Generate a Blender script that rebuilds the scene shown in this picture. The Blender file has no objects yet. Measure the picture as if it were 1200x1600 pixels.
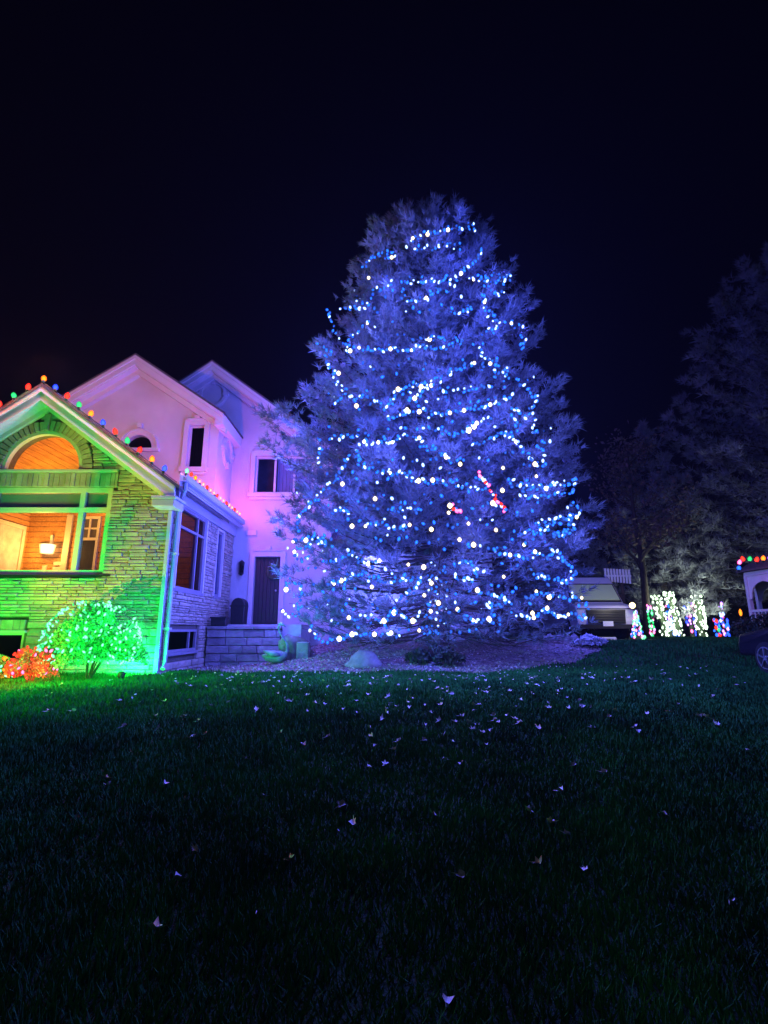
import bpy, bmesh, math, random
import numpy as np
from mathutils import Vector, Matrix
random.seed(7); np.random.seed(7)
R_ = random.uniform
S = bpy.context.scene
COL = S.collection
# ------------------------------------------------------------------ camera, sky, moon, exposure
PITCH = math.radians(13.0); EYE = 1.6
cd = bpy.data.cameras.new('camera'); cam = bpy.data.objects.new('camera', cd); COL.objects.link(cam)
cd.sensor_fit = 'VERTICAL'; cd.sensor_height = 24; cd.lens = 12; cd.clip_start = .05; cd.clip_end = 2000
cam.location = (0, 0, EYE); cam.rotation_euler = (math.pi/2 + PITCH, 0, 0); S.camera = cam
W = bpy.data.worlds.new('World'); S.world = W; W.use_nodes = True
nt = W.node_tree; bgn = nt.nodes['Background']
tc = nt.nodes.new('ShaderNodeTexCoord'); sx = nt.nodes.new('ShaderNodeSeparateXYZ'); rp = nt.nodes.new('ShaderNodeValToRGB')
nt.links.new(tc.outputs['Generated'], sx.inputs[0]); nt.links.new(sx.outputs['Z'], rp.inputs[0])
rp.color_ramp.elements[0].color = (.0005, .0003, .0030, 1); rp.color_ramp.elements[0].position = 0.0
rp.color_ramp.elements[1].color = (.0003, .0001, .0008, 1); rp.color_ramp.elements[1].position = .85
nt.links.new(rp.outputs[0], bgn.inputs[0]); bgn.inputs[1].default_value = 1.0
ml = bpy.data.lights.new('night_fill', 'SUN'); ml.energy = .075; ml.angle = math.radians(8); ml.color = (.65, .8, 1)  # added dim bluish fill from behind the camera, lifts the background trees
mo = bpy.data.objects.new('night_fill', ml); COL.objects.link(mo); mo.rotation_euler = (math.radians(50), 0, math.radians(-25))
S.view_settings.view_transform = 'Standard'; S.view_settings.look = 'None'
S.view_settings.exposure = 0; S.view_settings.gamma = 1; S.view_settings.use_curve_mapping = False
S.render.engine = 'CYCLES'
cy = S.cycles
cy.use_denoising = True
try: cy.denoiser = 'OPENIMAGEDENOISE'
except Exception: pass
cy.max_bounces = 5; cy.diffuse_bounces = 2; cy.glossy_bounces = 2; cy.transparent_max_bounces = 12
cy.sample_clamp_indirect = 1.5; cy.sample_clamp_direct = 0; cy.caustics_reflective = False; cy.caustics_refractive = False
cy.use_light_tree = True; cy.light_sampling_threshold = .003

CP, SP = math.cos(PITCH), math.sin(PITCH)
def ray(px, py):
    u = (800-py)/800; return (px-600)/800, CP-SP*u, SP+CP*u
def P(px, py, Y):
    r, f, u = ray(px, py); k = Y/f; return Vector((r*k, Y, EYE+u*k))
def PXp(px, py, X):
    r, f, u = ray(px, py); k = X/r; return Vector((X, f*k, EYE+u*k))
def sm(a, b, t):
    t = max(0., min(1., (t-a)/(b-a))); return t*t*(3-2*t)
def ground(x, y):
    t = max(0., min(1., (y-1.5)/9.5)); base = .7*(t*t*(2.2-1.2*t))
    return base + .58*sm(11.0, 15.2, y)*sm(-3.6, -1.2, x) + .015*math.sin(x*.9+y*.7)
def PG(px, py):
    r, f, u = ray(px, py); k = 1.
    while k < 200:
        x, y, z = r*k, f*k, EYE+u*k
        if z <= ground(x, y): return Vector((x, y, ground(x, y)))
        k += .03
    return Vector((r*20, f*20, ground(0, 20)))

# ------------------------------------------------------------------ materials
def mat(name, col, rough=.8, var=.15, scale=6., bump=.0, bscale=40., metal=0., spec=.3, objvar=0., stretch=None, col2=None):
    m = bpy.data.materials.new(name); m.use_nodes = True; n = m.node_tree; b = n.nodes['Principled BSDF']
    b.inputs['Roughness'].default_value = rough; b.inputs['Metallic'].default_value = metal
    b.inputs['Specular IOR Level'].default_value = spec
    tc = n.nodes.new('ShaderNodeTexCoord'); mp = n.nodes.new('ShaderNodeMapping'); n.links.new(tc.outputs['Object'], mp.inputs[0])
    if stretch: mp.inputs['Scale'].default_value = stretch
    no = n.nodes.new('ShaderNodeTexNoise'); no.inputs['Scale'].default_value = scale; no.inputs['Detail'].default_value = 5
    n.links.new(mp.outputs[0], no.inputs['Vector'])
    cr = n.nodes.new('ShaderNodeValToRGB'); cr.color_ramp.elements[0].position = .3; cr.color_ramp.elements[1].position = .7
    c2 = col2 or tuple(min(1, c*(1+var)) for c in col)
    cr.color_ramp.elements[0].color = (*[c*(1-var) for c in col], 1); cr.color_ramp.elements[1].color = (*c2, 1)
    n.links.new(no.outputs['Fac'], cr.inputs[0]); out = cr.outputs[0]
    if objvar:
        oi = n.nodes.new('ShaderNodeObjectInfo'); hs = n.nodes.new('ShaderNodeHueSaturation')
        mr = n.nodes.new('ShaderNodeMapRange'); mr.inputs['To Min'].default_value = 1-objvar; mr.inputs['To Max'].default_value = 1+objvar
        n.links.new(oi.outputs['Random'], mr.inputs['Value']); n.links.new(mr.outputs[0], hs.inputs['Value'])
        n.links.new(out, hs.inputs['Color']); out = hs.outputs[0]
    n.links.new(out, b.inputs['Base Color'])
    if bump:
        n2 = n.nodes.new('ShaderNodeTexNoise'); n2.inputs['Scale'].default_value = bscale; n2.inputs['Detail'].default_value = 6
        n.links.new(mp.outputs[0], n2.inputs['Vector'])
        bp = n.nodes.new('ShaderNodeBump'); bp.inputs['Strength'].default_value = bump; bp.inputs['Distance'].default_value = .03
        n.links.new(n2.outputs['Fac'], bp.inputs['Height']); n.links.new(bp.outputs[0], b.inputs['Normal'])
    return m
def emis(name, col, core, strength):
    # a lit lamp: hot filament core seen through a coloured cap
    m = bpy.data.materials.new(name); m.use_nodes = True; n = m.node_tree; n.nodes.clear()
    o = n.nodes.new('ShaderNodeOutputMaterial'); e = n.nodes.new('ShaderNodeEmission'); lw = n.nodes.new('ShaderNodeLayerWeight')
    lw.inputs['Blend'].default_value = .35; cr = n.nodes.new('ShaderNodeValToRGB')
    cr.color_ramp.elements[0].color = (*core, 1); cr.color_ramp.elements[0].position = .05
    cr.color_ramp.elements[1].color = (*col, 1); cr.color_ramp.elements[1].position = .55
    n.links.new(lw.outputs['Facing'], cr.inputs[0]); n.links.new(cr.outputs[0], e.inputs[0]); e.inputs[1].default_value = strength
    n.links.new(e.outputs[0], o.inputs[0])
    m.cycles.emission_sampling = 'NONE'
    return m
def glass(name, tint=(.8, .85, .95), refl=1.45, body=None, bodymix=0.):
    m = bpy.data.materials.new(name); m.use_nodes = True; n = m.node_tree; n.nodes.clear()
    o = n.nodes.new('ShaderNodeOutputMaterial'); t = n.nodes.new('ShaderNodeBsdfTransparent'); t.inputs[0].default_value = (*tint, 1)
    g = n.nodes.new('ShaderNodeBsdfGlossy'); g.inputs['Roughness'].default_value = .04
    fr = n.nodes.new('ShaderNodeFresnel'); fr.inputs[0].default_value = refl; mx = n.nodes.new('ShaderNodeMixShader')
    base = t.outputs[0]
    if body:
        d = n.nodes.new('ShaderNodeBsdfDiffuse'); d.inputs[0].default_value = (*body, 1); m2 = n.nodes.new('ShaderNodeMixShader')
        m2.inputs[0].default_value = bodymix; n.links.new(t.outputs[0], m2.inputs[1]); n.links.new(d.outputs[0], m2.inputs[2]); base = m2.outputs[0]
    gm = n.nodes.new('ShaderNodeNewGeometry'); sb_ = n.nodes.new('ShaderNodeMath'); sb_.operation = 'SUBTRACT'; sb_.inputs[0].default_value = 1
    mu = n.nodes.new('ShaderNodeMath'); mu.operation = 'MULTIPLY'; n.links.new(gm.outputs['Backfacing'], sb_.inputs[1])
    n.links.new(sb_.outputs[0], mu.inputs[0]); n.links.new(fr.outputs[0], mu.inputs[1])
    n.links.new(mu.outputs[0], mx.inputs[0]); n.links.new(base, mx.inputs[1]); n.links.new(g.outputs[0], mx.inputs[2]); n.links.new(mx.outputs[0], o.inputs[0])
    return m
M = dict(
    lawn=mat('lawn_soil', (.015, .05, .015), .95, .4, 2.5, .6, 60),
    grass=mat('grass_blade', (.018, .13, .028), .75, .45, 1.2, spec=.12),
    mulch=mat('bark_mulch', (.21, .155, .16), .9, .5, 9, .9, 50),
    chip=mat('mulch_chip', (.36, .28, .24), .75, .6, 3),
    asphalt=mat('asphalt', (.05, .05, .05), .85, .25, 12, .4, 120),
    stone=mat('tan_stone', (.40, .35, .27), .85, .2, 5, .5, 30, objvar=.16),
    mortar=mat('mortar', (.15, .135, .11), .95, .2, 20, .4, 60),
    block=mat('wall_block', (.24, .23, .22), .9, .3, 4, .7, 22, objvar=.18),
    stucco=mat('stucco', (.62, .58, .55), .9, .09, 1.3, .5, 55),
    stucco_trim=mat('stucco_trim', (.66, .62, .58), .8, .04, 3, .1, 120),
    white=mat('white_paint', (.72, .72, .7), .45, .05, 8, .05, 60),
    trimgreen=mat('painted_window_trim', (.55, .58, .5), .5, .06, 8),
    frame=mat('dull_window_frame', (.27, .25, .27), .6, .08, 8),
    gutter=mat('gutter_metal', (.55, .56, .6), .4, .05, 8),
    shingle=mat('roof_shingle', (.09, .08, .08), .9, .3, 14, .6, 60, objvar=.2),
    wood=mat('pine_board', (.62, .30, .09), .5, .3, 5, .1, 30, stretch=(6, .6, 6), objvar=.12),
    darkwood=mat('dark_door_wood', (.035, .035, .04), .4, .3, 10, stretch=(8, 8, .6)),
    cream=mat('cream_trim', (.72, .66, .52), .6, .05, 6),
    canvas=mat('pale_door_panel', (.55, .52, .45), .7, .25, 4, .3, 12),
    shade=mat('window_shade', (.36, .36, .34), .8, .08, 2),
    black=mat('black_metal', (.02, .02, .022), .4, .2, 10),
    room=mat('dark_room_wall', (.12, .1, .1), .9, .2, 3),
    curtain=mat('curtain_cloth', (.45, .42, .45), .9, .15, 12, stretch=(9, 9, .4)),
    bark=mat('conifer_bark', (.07, .055, .045), .95, .4, 9, .8, 30, stretch=(2, 2, .6)),
    needle=mat('blue_spruce_needle', (.15, .19, .2), .65, .4, .9, spec=.35, col2=(.24, .29, .30)),
    needle2=mat('dark_conifer_needle', (.30, .31, .35), .75, .45, .5, spec=.2),
    brownleaf=mat('brown_dry_leaf', (.15, .10, .09), .8, .4, 2),
    redshrub=mat('red_brown_leaf', (.40, .07, .05), .6, .35, 5),
    shrub=mat('shrub_leaf', (.12, .34, .12), .6, .45, 5),
    hedge=mat('hedge_leaf', (.05, .07, .04), .7, .4, 4),
    flower=mat('pale_flower', (.62, .62, .66), .8, .15, 20),
    leaf=mat('fallen_leaf', (.55, .5, .44), .5, .3, 25, spec=.5, objvar=.3),
    boulder=mat('boulder', (.3, .28, .27), .9, .25, 5, .7, 14),
    mossrock=mat('mossy_rock', (.13, .15, .11), .95, .4, 5, .8, 18),
    vanpaint=mat('van_paint', (.62, .6, .66), .3, .04, 4, spec=.5),
    carpaint=mat('black_car_paint', (.012, .012, .016), .25, .1, 4, spec=.5),
    rubber=mat('tyre_rubber', (.02, .02, .02), .8, .2, 20),
    alloy=mat('alloy_rim', (.6, .6, .62), .3, .05, 6, metal=.8),
    plate=mat('number_plate', (.75, .75, .75), .4, .04, 30),
    headlight=mat('headlight_glass', (.6, .6, .65), .15, .05, 9, spec=.8),
    slat=mat('white_slat', (.8, .8, .8), .5, .06, 10),
    swan=mat('swan_glaze', (.2, .28, .25), .4, .15, 8),
    plastic=mat('dark_green_cable', (.012, .03, .015), .5, .1, 5),
    concrete=mat('concrete', (.35, .34, .33), .9, .15, 8, .3, 60),
    glass=glass('window_glass'),
    darkglass=glass('tinted_glass', (.25, .27, .32)),
    midglass=glass('dim_window_glass', (.5, .48, .6)),
    wind=glass('windscreen_painted_reflection', (.5, .4, .35), 1.5, (.62, .8, .36), .85),  # pale green body colour paints in the reflection of the display lights
)
BLU, WRM = (.04, .16, 1.), (1., .86, .5)
E = dict(
    blue=emis('lit_blue_bulb', (.005, .05, 1.), (.03, .23, 1.), 1.8),
    cyan=emis('lit_cool_bulb', (.01, .12, 1.), (.62, .85, 1.), 2.6),
    warm=emis('lit_white_bulb', (1., .75, .3), (1., 1., .8), 3.4),
    dim=emis('lit_dim_blue_bulb', (.01, .05, .8), (.06, .22, 1.), .9),
    red=emis('lit_red_bulb', (.9, .005, .005), (1., .06, .03), 2.0),
    orange=emis('lit_orange_bulb', (1., .12, .005), (1., .33, .02), 2.2),
    green=emis('lit_green_bulb', (.0, .35, .05), (.05, 1., .28), 1.5),
    mint=emis('lit_mint_bulb', (.01, 1., .2), (.3, 1., .6), 2.0),
    azure=emis('lit_azure_bulb', (.005, .02, .9), (.05, .12, 1.), 2.2),
    magenta=emis('lit_magenta_bulb', (1., .02, .35), (1., .3, .6), 2.4),
    violet=emis('lit_violet_bulb', (.45, .03, 1.), (.8, .5, 1.), 2.4),
    pinkwarm=emis('lit_pink_white_bulb', (1., .05, .06), (1., .38, .34), 2.4),
    lampglow=emis('lit_lamp_shade', (1., .5, .12), (1., .85, .5), 4.),
    greenwhite=emis('lit_frosty_bulb', (.5, 1., .5), (.95, 1., .9), 2.6),
)
# ------------------------------------------------------------------ object helpers
def mesh_of(name, v, f, m=None, smooth=False):
    me = bpy.data.meshes.new(name); me.from_pydata([tuple(a) for a in v], [], f); me.update()
    if m: me.materials.append(m)
    if smooth: me.shade_smooth()
    return me
def link(name, me, parent=None, loc=None, **kw):
    o = bpy.data.objects.new(name, me); COL.objects.link(o)
    if parent: o.parent = parent
    if loc is not None: o.location = loc
    for k, v in kw.items(): o[k] = v
    return o
def thing(name, label, cat, loc=(0, 0, 0), group=None):
    o = bpy.data.objects.new(name, None); COL.objects.link(o); o.location = loc; o.empty_display_size = .2
    o['label'] = label; o['category'] = cat
    if group: o['group'] = group
    return o
class MB:
    """collects shapes in world coordinates; build() links them as one mesh (origin = parent's)"""
    def __init__(s): s.v = []; s.f = []
    def add(s, v, f):
        b = len(s.v); s.v += [tuple(a) for a in v]; s.f += [tuple(i+b for i in q) for q in f]; return s
    def box(s, x0, x1, y0, y1, z0, z1):
        v = [(x, y, z) for x in (x0, x1) for y in (y0, y1) for z in (z0, z1)]
        return s.add(v, [(0, 1, 3, 2), (4, 6, 7, 5), (0, 4, 5, 1), (2, 3, 7, 6), (0, 2, 6, 4), (1, 5, 7, 3)])
    def prism(s, pts, d):
        n = len(pts); d = Vector(d); a = [Vector(p) for p in pts]; b = [p+d for p in a]
        return s.add(a+b, [tuple(range(n-1, -1, -1)), tuple(range(n, 2*n))] + [(i, (i+1) % n, n+(i+1) % n, n+i) for i in range(n)])
    def bar(s, a, b, w, h, up=(0, 0, 1)):
        a, b = Vector(a), Vector(b); t = (b-a).normalized(); upv = Vector(up)
        if abs(t.dot(upv)) > .98: upv = Vector((0, 1, 0))
        r = t.cross(upv).normalized()*w/2; u = r.normalized().cross(t).normalized()*h/2
        v = [a-r-u, a+r-u, a+r+u, a-r+u, b-r-u, b+r-u, b+r+u, b-r+u]
        return s.add(v, [(3, 2, 1, 0), (4, 5, 6, 7), (0, 1, 5, 4), (1, 2, 6, 5), (2, 3, 7, 6), (3, 0, 4, 7)])
    def tube(s, pts, rad, n=6, cap=True):
        pts = [Vector(p) for p in pts]; rad = rad if isinstance(rad, (list, tuple)) else [rad]*len(pts); v = []; f = []
        for i, p in enumerate(pts):
            t = (pts[min(i+1, len(pts)-1)]-pts[max(i-1, 0)])
            t = t.normalized() if t.length > 1e-6 else Vector((0, 0, 1))
            ref = Vector((0, 0, 1)) if abs(t.z) < .9 else Vector((0, 1, 0))
            a = t.cross(ref).normalized(); b = t.cross(a)
            for k in range(n):
                an = 2*math.pi*k/n; v.append(p+(a*math.cos(an)+b*math.sin(an))*rad[i])
        for i in range(len(pts)-1):
            for k in range(n): f.append((i*n+k, i*n+(k+1) % n, (i+1)*n+(k+1) % n, (i+1)*n+k))
        if cap: f += [tuple(range(n-1, -1, -1)), tuple(range((len(pts)-1)*n, len(pts)*n))]
        return s.add(v, f)
    def lathe(s, prof, c, n=12, axis='z'):
        c = Vector(c); v = []; f = []
        for r, h in prof:
            for k in range(n):
                a = 2*math.pi*k/n
                q = (r*math.cos(a), r*math.sin(a), h) if axis == 'z' else ((h, r*math.cos(a), r*math.sin(a)) if axis == 'x' else (r*math.cos(a), h, r*math.sin(a)))
                v.append(c+Vector(q))
        for i in range(len(prof)-1):
            for k in range(n): f.append((i*n+k, i*n+(k+1) % n, (i+1)*n+(k+1) % n, (i+1)*n+k))
        f += [tuple(range(n-1, -1, -1)), tuple(range((len(prof)-1)*n, len(prof)*n))]
        return s.add(v, f)
    def build(s, name, m, parent=None, smooth=False, bevel=0, **kw):
        o = link(name, mesh_of(name, s.v, s.f, m, smooth), parent, **kw)
        if parent:
            off = Vector((0, 0, 0)); q = parent
            while q: off += q.location; q = q.parent
            o.data.transform(Matrix.Translation(-off))
        if bevel:
            bm = o.modifiers.new('b', 'BEVEL'); bm.width = bevel; bm.segments = 2; bm.limit_method = 'ANGLE'
        return o
def offset_of(o):
    off = Vector((0, 0, 0))
    while o: off += o.location; o = o.parent
    return off
def plate(outer, holes, fn, th):
    """flat plate with holes; outer/holes 2-D, fn(u,v,w) -> 3-D"""
    loops = [outer]+holes; pts = [p for l in loops for p in l]
    bm = bmesh.new(); bv = [bm.verts.new((p[0], p[1], 0)) for p in pts]; b = 0; eds = []
    for l in loops:
        k = len(l); eds += [bm.edges.new((bv[b+i], bv[b+(i+1) % k])) for i in range(k)]; b += k
    bm.verts.index_update(); bmesh.ops.triangle_fill(bm, use_beauty=True, edges=eds)
    tris = [[q.index for q in fc.verts] for fc in bm.faces]; bm.free()
    n = len(pts); v = [fn(p[0], p[1], 0) for p in pts]+[fn(p[0], p[1], th) for p in pts]
    f = [tuple(t) for t in tris]+[tuple(i+n for i in reversed(t)) for t in tris]
    b = 0
    for l in loops:
        k = len(l)
        for i in range(k): f.append((b+i, b+(i+1) % k, n+b+(i+1) % k, n+b+i))
        b += k
    return v, f
def np_tris(name, V, m, parent=None, verts_per=3, **kw):
    V = np.asarray(V, dtype=np.float32).reshape(-1, 3)
    if parent is not None: V = V-np.array(offset_of(parent), dtype=np.float32)
    n = len(V)//verts_per; me = bpy.data.meshes.new(name)
    me.vertices.add(len(V)); me.vertices.foreach_set('co', V.ravel())
    me.loops.add(len(V)); me.loops.foreach_set('vertex_index', np.arange(len(V), dtype=np.int32))
    me.polygons.add(n); me.polygons.foreach_set('loop_start', np.arange(0, len(V), verts_per, dtype=np.int32))
    me.update(); me.validate(); me.materials.append(m)
    return link(name, me, parent, **kw)
def unit(a): return a/np.maximum(np.linalg.norm(a, axis=-1, keepdims=True), 1e-9)
def tufts(C, D, n, length, width, spread):
    """needle tufts: C centres (k,3), D directions (k,3) -> triangles"""
    k = len(C); C = np.repeat(C, n, 0); D = np.repeat(unit(D), n, 0)
    d = unit(D+np.random.normal(0, spread, (k*n, 3))); L = length*np.random.uniform(.6, 1.15, (k*n, 1))
    w = unit(np.cross(d, np.random.normal(0, 1, (k*n, 3))))*width*.5
    st = C+np.random.normal(0, .02, (k*n, 3))
    return np.stack([st-w, st+w, st+d*L], 1).reshape(-1, 3)
def leafquads(C, size, flat=0.):
    k = len(C); a = unit(np.random.normal(0, 1, (k, 3))); b = unit(np.cross(a, np.random.normal(0, 1, (k, 3))))
    if flat: a[:, 2] *= 1-flat; b[:, 2] *= 1-flat
    s = size*np.random.uniform(.6, 1.3, (k, 1)); a = a*s; b = b*s*.55
    return np.stack([C-a, C+b, C+a, C-b], 1).reshape(-1, 3)
def lamp(name, loc, col, watt, rad=.05, parent=None, kind='POINT'):
    l = bpy.data.lights.new(name, kind); l.color = col; l.energy = watt; l.shadow_soft_size = rad
    o = bpy.data.objects.new(name, l); COL.objects.link(o)
    if parent: o.parent = parent; o.location = Vector(loc)-offset_of(parent)
    else: o.location = loc
    return o
# bulb meshes, shared
def bulb_mesh(name, m, r, l):
    b = MB().lathe([(r*.35, -l), (r*.8, -l*.6), (r, 0), (r*.7, l*.6), (r*.12, l*1.05)], (0, 0, 0), 8)
    return mesh_of(name, b.v, b.f, m, True)
MINI = {k: bulb_mesh('bulb_'+k, E[k], .030, .040) for k in ('blue', 'cyan', 'dim', 'red', 'magenta', 'violet', 'green', 'azure', 'orange', 'mint')}
BIGW = bulb_mesh('bulb_round', E['warm'], .038, .040)
C9 = {k: bulb_mesh('bulb_large_'+k, E[k], .058, .078) for k in ('red', 'orange', 'green', 'azure', 'magenta', 'violet', 'blue')}
C9S = {k: bulb_mesh('bulb_medium_'+k, E[k], .042, .052) for k in ('pinkwarm', 'red', 'orange', 'mint')}
sb = MB().lathe([(.03, 0), (.03, .05), (.02, .06)], (0, 0, -.115), 8); SOCK = mesh_of('bulb_socket', sb.v, sb.f, M['plastic'], True)

# ------------------------------------------------------------------ ground, bed, drive
def grid_sheet(name, x0, x1, y0, y1, n, m, off=0., inside=None, **kw):
    nx, ny = n; v = []; f = []
    xs = [x0+(x1-x0)*i/nx for i in range(nx+1)]; ys = [y0+(y1-y0)*j/ny for j in range(ny+1)]
    idx = {}
    def vi(i, j):
        if (i, j) not in idx:
            idx[(i, j)] = len(v); v.append((xs[i], ys[j], ground(xs[i], ys[j])+off))
        return idx[(i, j)]
    for i in range(nx):
        for j in range(ny):
            if inside and not inside((xs[i]+xs[i+1])/2, (ys[j]+ys[j+1])/2): continue
            f.append((vi(i, j), vi(i+1, j), vi(i+1, j+1), vi(i, j+1)))
    return link(name, mesh_of(name, v, f, m, True), **kw)
gx = sorted(set([-300, -120, -60, -30]+[round(-20+i*.5, 3) for i in range(81)]+[30, 60, 120, 300]))
gy = sorted(set([-60, -20, -8]+[round(-4+i*.4, 3) for i in range(80)]+[30, 36, 45, 70, 120, 300, 700]))
v = [(x, y, ground(x, y)) for x in gx for y in gy]; ny = len(gy)
f = [(i*ny+j, (i+1)*ny+j, (i+1)*ny+j+1, i*ny+j+1) for i in range(len(gx)-1) for j in range(ny-1)]
link('ground', mesh_of('ground', v, f, M['lawn'], True), kind='structure')
def in_bed(x, y):
    wob = .12*math.sin(x*2.3)+.09*math.sin(x*5.1+1)
    if x < -4.6 or x > 5.6 or y > 15.5: return False
    front = 11.25+wob if x < 1.5 else 11.25+wob+.2*(x-1.5)**1.75
    if x < -2.6: front += .55*(-2.6-x)*.6
    return y > front
grid_sheet('mulch_bed', -4.7, 5.8, 11, 15.6, (105, 46), M['mulch'], .018, in_bed, kind='structure')
grid_sheet('driveway', 5.75, 9.6, 15.9, 42, (8, 40), M['asphalt'], .012, None, kind='structure')
# grass blades
N = 230000
u = np.random.rand(N); gyv = 2.0+(11.9-2.0)*u**.9; gxv = (np.random.rand(N)*2-1)*(gyv*.82+.5)
extra = 60000; gy2 = 11.0+np.random.rand(extra)*9; gx2 = 3.0+np.random.rand(extra)*16
gxa = np.concatenate([gxv, gx2]); gya = np.concatenate([gyv, gy2])
keep = np.array([not in_bed(a, b) and not (a < -4.55 and b > 10.9) and not (5.7 < a < 9.7 and b > 15.8) for a, b in zip(gxa, gya)])
gxa, gya = gxa[keep], gya[keep]
gza = np.array([ground(a, b) for a, b in zip(gxa, gya)])
K = len(gxa); clump = .5+.5*np.sin(gxa*7.1+np.sin(gya*5))*np.sin(gya*8.3+np.sin(gxa*6))
patch = .5+.5*np.sin(gxa*1.7+2*np.sin(gya*.9))*np.cos(gya*1.3+np.sin(gxa*1.1))
h = (.018+.03*np.random.rand(K)+.022*clump+.02*patch)*(1+.03*gya); an = np.random.rand(K)*2*math.pi; wd = .0035+.0012*gya
lean = np.random.normal(0, .022, (K, 2))
a = np.stack([gxa-np.cos(an)*wd, gya-np.sin(an)*wd, gza-.004], 1); b = np.stack([gxa+np.cos(an)*wd, gya+np.sin(an)*wd, gza-.004], 1)
c = np.stack([gxa+lean[:, 0], gya+lean[:, 1], gza+h], 1)
np_tris('grass', np.stack([a, b, c], 1).reshape(-1, 3), M['grass'], kind='stuff')
# mulch chips and small leaf litter
pts = []
while len(pts) < 9000:
    x, y = R_(-4.6, 5.6), R_(11, 15.4)
    if in_bed(x, y): pts.append((x, y, ground(x, y)+.03))
np_tris('mulch_chips', leafquads(np.array(pts), .035, .45), M['chip'], verts_per=4, kind='stuff')
lit = []
while len(lit) < 650:
    x, y = random.gauss(1.6, 2.6), R_(11, 13.6)
    if in_bed(x, y): lit.append((x, y, ground(x, y)+.045))
while len(lit) < 1000:
    x, y = random.gauss(1.0, 3.6), 11.9-abs(random.gauss(0, 1.6))
    if y > 6 and x > -4.4: lit.append((x, y, ground(x, y)+.075))
np_tris('leaf_litter', leafquads(np.array(lit), .032, .35), M['leaf'], verts_per=4, kind='stuff')

# ------------------------------------------------------------------ house
house = thing('house', 'house with a green lit stone front gable and two taller stucco gables behind', 'house', (-7, 13, .7))
YF, XS = 11.0, -4.7           # front stone wall plane, side stone wall plane
YB = 13.6                      # back wall of the porch room
W2Y, W1Y, CX = 15.7, 14.2, -4.88
PKX, PKZ = -7.68, 6.95         # stone gable peak (roof line)
EAVE = 4.93; SL = .725
def front_top(x): return PKZ-.33-abs(x-PKX)*SL
ARC = (PKX, 5.12, .88)
FW = (PKX-1.64, PKX+1.64, 2.76, 4.70)       # picture window
BW = (-9.4, -7.55, .98, 1.55)              # low window left of bush
def arc(cx, cz, r, n=18, a0=0, a1=math.pi): return [(cx+r*math.cos(a0+(a1-a0)*i/n), cz+r*math.sin(a0+(a1-a0)*i/n)) for i in range(n+1)]
XL = 2*PKX-XS
outer = [(XL, .3), (XS-.02, .3), (XS-.02, front_top(XS)), (PKX, front_top(PKX)), (XL, front_top(XL))]
rect = lambda a, b, c, d: [(a, c), (b, c), (b, d), (a, d)]
v, f = plate(outer, [rect(*FW), rect(*BW), arc(*ARC)], lambda a, b, w: (a, YF+.05+w, b), .25)
fw = link('stone_front_wall', mesh_of('stone_front_wall', v, f, M['mortar']), house); fw.data.transform(Matrix.Translation(-offset_of(house)))
# side wall: window openings in (y,z)
SW1 = (11.5, 13.25, 2.52, 4.42); SW2 = (14.2, 14.7, 2.52, 4.34); SB = (11.45, 13.2, 1.12, 1.62)
v, f = plate([(YF+.31, .3), (W2Y, .3), (W2Y, EAVE), (YF+.31, EAVE)], [rect(*SW1), rect(*SW2), rect(*SB)], lambda a, b, w: (XS-.05-w, a, b), .22)
sw = link('stone_side_wall', mesh_of('stone_side_wall', v, f, M['mortar']), house); sw.data.transform(Matrix.Translation(-offset_of(house)))
def chisel(du, dz, dep):
    """a hewn stone: box with a smaller, uneven front face (front at -Y)"""
    i = min(.012, dz*.2); j = lambda s: R_(-s, s)
    v = [(0, dep, 0), (du, dep, 0), (du, dep, dz), (0, dep, dz), (0, .012+j(.004), 0), (du, .012+j(.004), 0), (du, .012+j(.004), dz), (0, .012+j(.004), dz),
         (i+j(.006), j(.008), i), (du-i+j(.006), j(.008), i+j(.003)), (du-i+j(.006), j(.008), dz-i), (i+j(.006), j(.008), dz-i+j(.003)),
         (du*R_(.35, .65), -R_(.0, .014), dz*R_(.35, .65))]
    f = [(0, 4, 5, 1), (1, 5, 6, 2), (2, 6, 7, 3), (3, 7, 4, 0), (4, 8, 9, 5), (5, 9, 10, 6), (6, 10, 11, 7), (7, 11, 8, 4), (8, 12, 9), (9, 12, 10), (10, 12, 11), (11, 12, 8)]
    return v, f
def stones(wall, z0, z1, avail, place, hs, ls, name='stone', m='stone', limit=300, big_below=None):
    rows = []; z = z0
    while z < z1:
        k = 1.7 if big_below and z < big_below else 1.
        hh = random.choice(hs)*k*R_(.93, 1.07)
        if z+hh > z1+.02: hh = z1-z
        if hh < .02: break
        rows.append((z, hh-.008)); z += hh
    L = []
    for z, hh in rows:
        for a, b in avail(z, z+hh):
            x = a
            while x < b-.02:
                k = 1.4 if big_below and z < big_below else 1.
                l = R_(*ls)*k
                if b-(x+l) < ls[0]*.7: l = b-x
                L.append((x, z, l-.009, hh)); x += l
    L.sort(key=lambda s: -s[2]*s[3]); off = offset_of(wall); rest = MB()
    for n, (x, z, l, hh) in enumerate(L):
        pr = R_(.0, .035); v, f = chisel(l, hh, .06+pr)
        v = [Vector(place(x+a[0], a[1]-pr, z+a[2])) for a in v]
        if n < limit:
            o = Vector(place(x, 0, z)); me = mesh_of(name, [q-o for q in v], f, M[m]); link(name, me, wall, o-off)
        else: rest.add(v, f)
    if rest.v: rest.build('small_stones', M[m], wall, kind='stuff')
def cut(spans, a, b):
    out = []
    for p, q in spans:
        if b <= p or a >= q: out.append((p, q)); continue
        if a > p: out.append((p, a))
        if b < q: out.append((b, q))
    return [s for s in out if s[1]-s[0] > .03]
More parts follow.
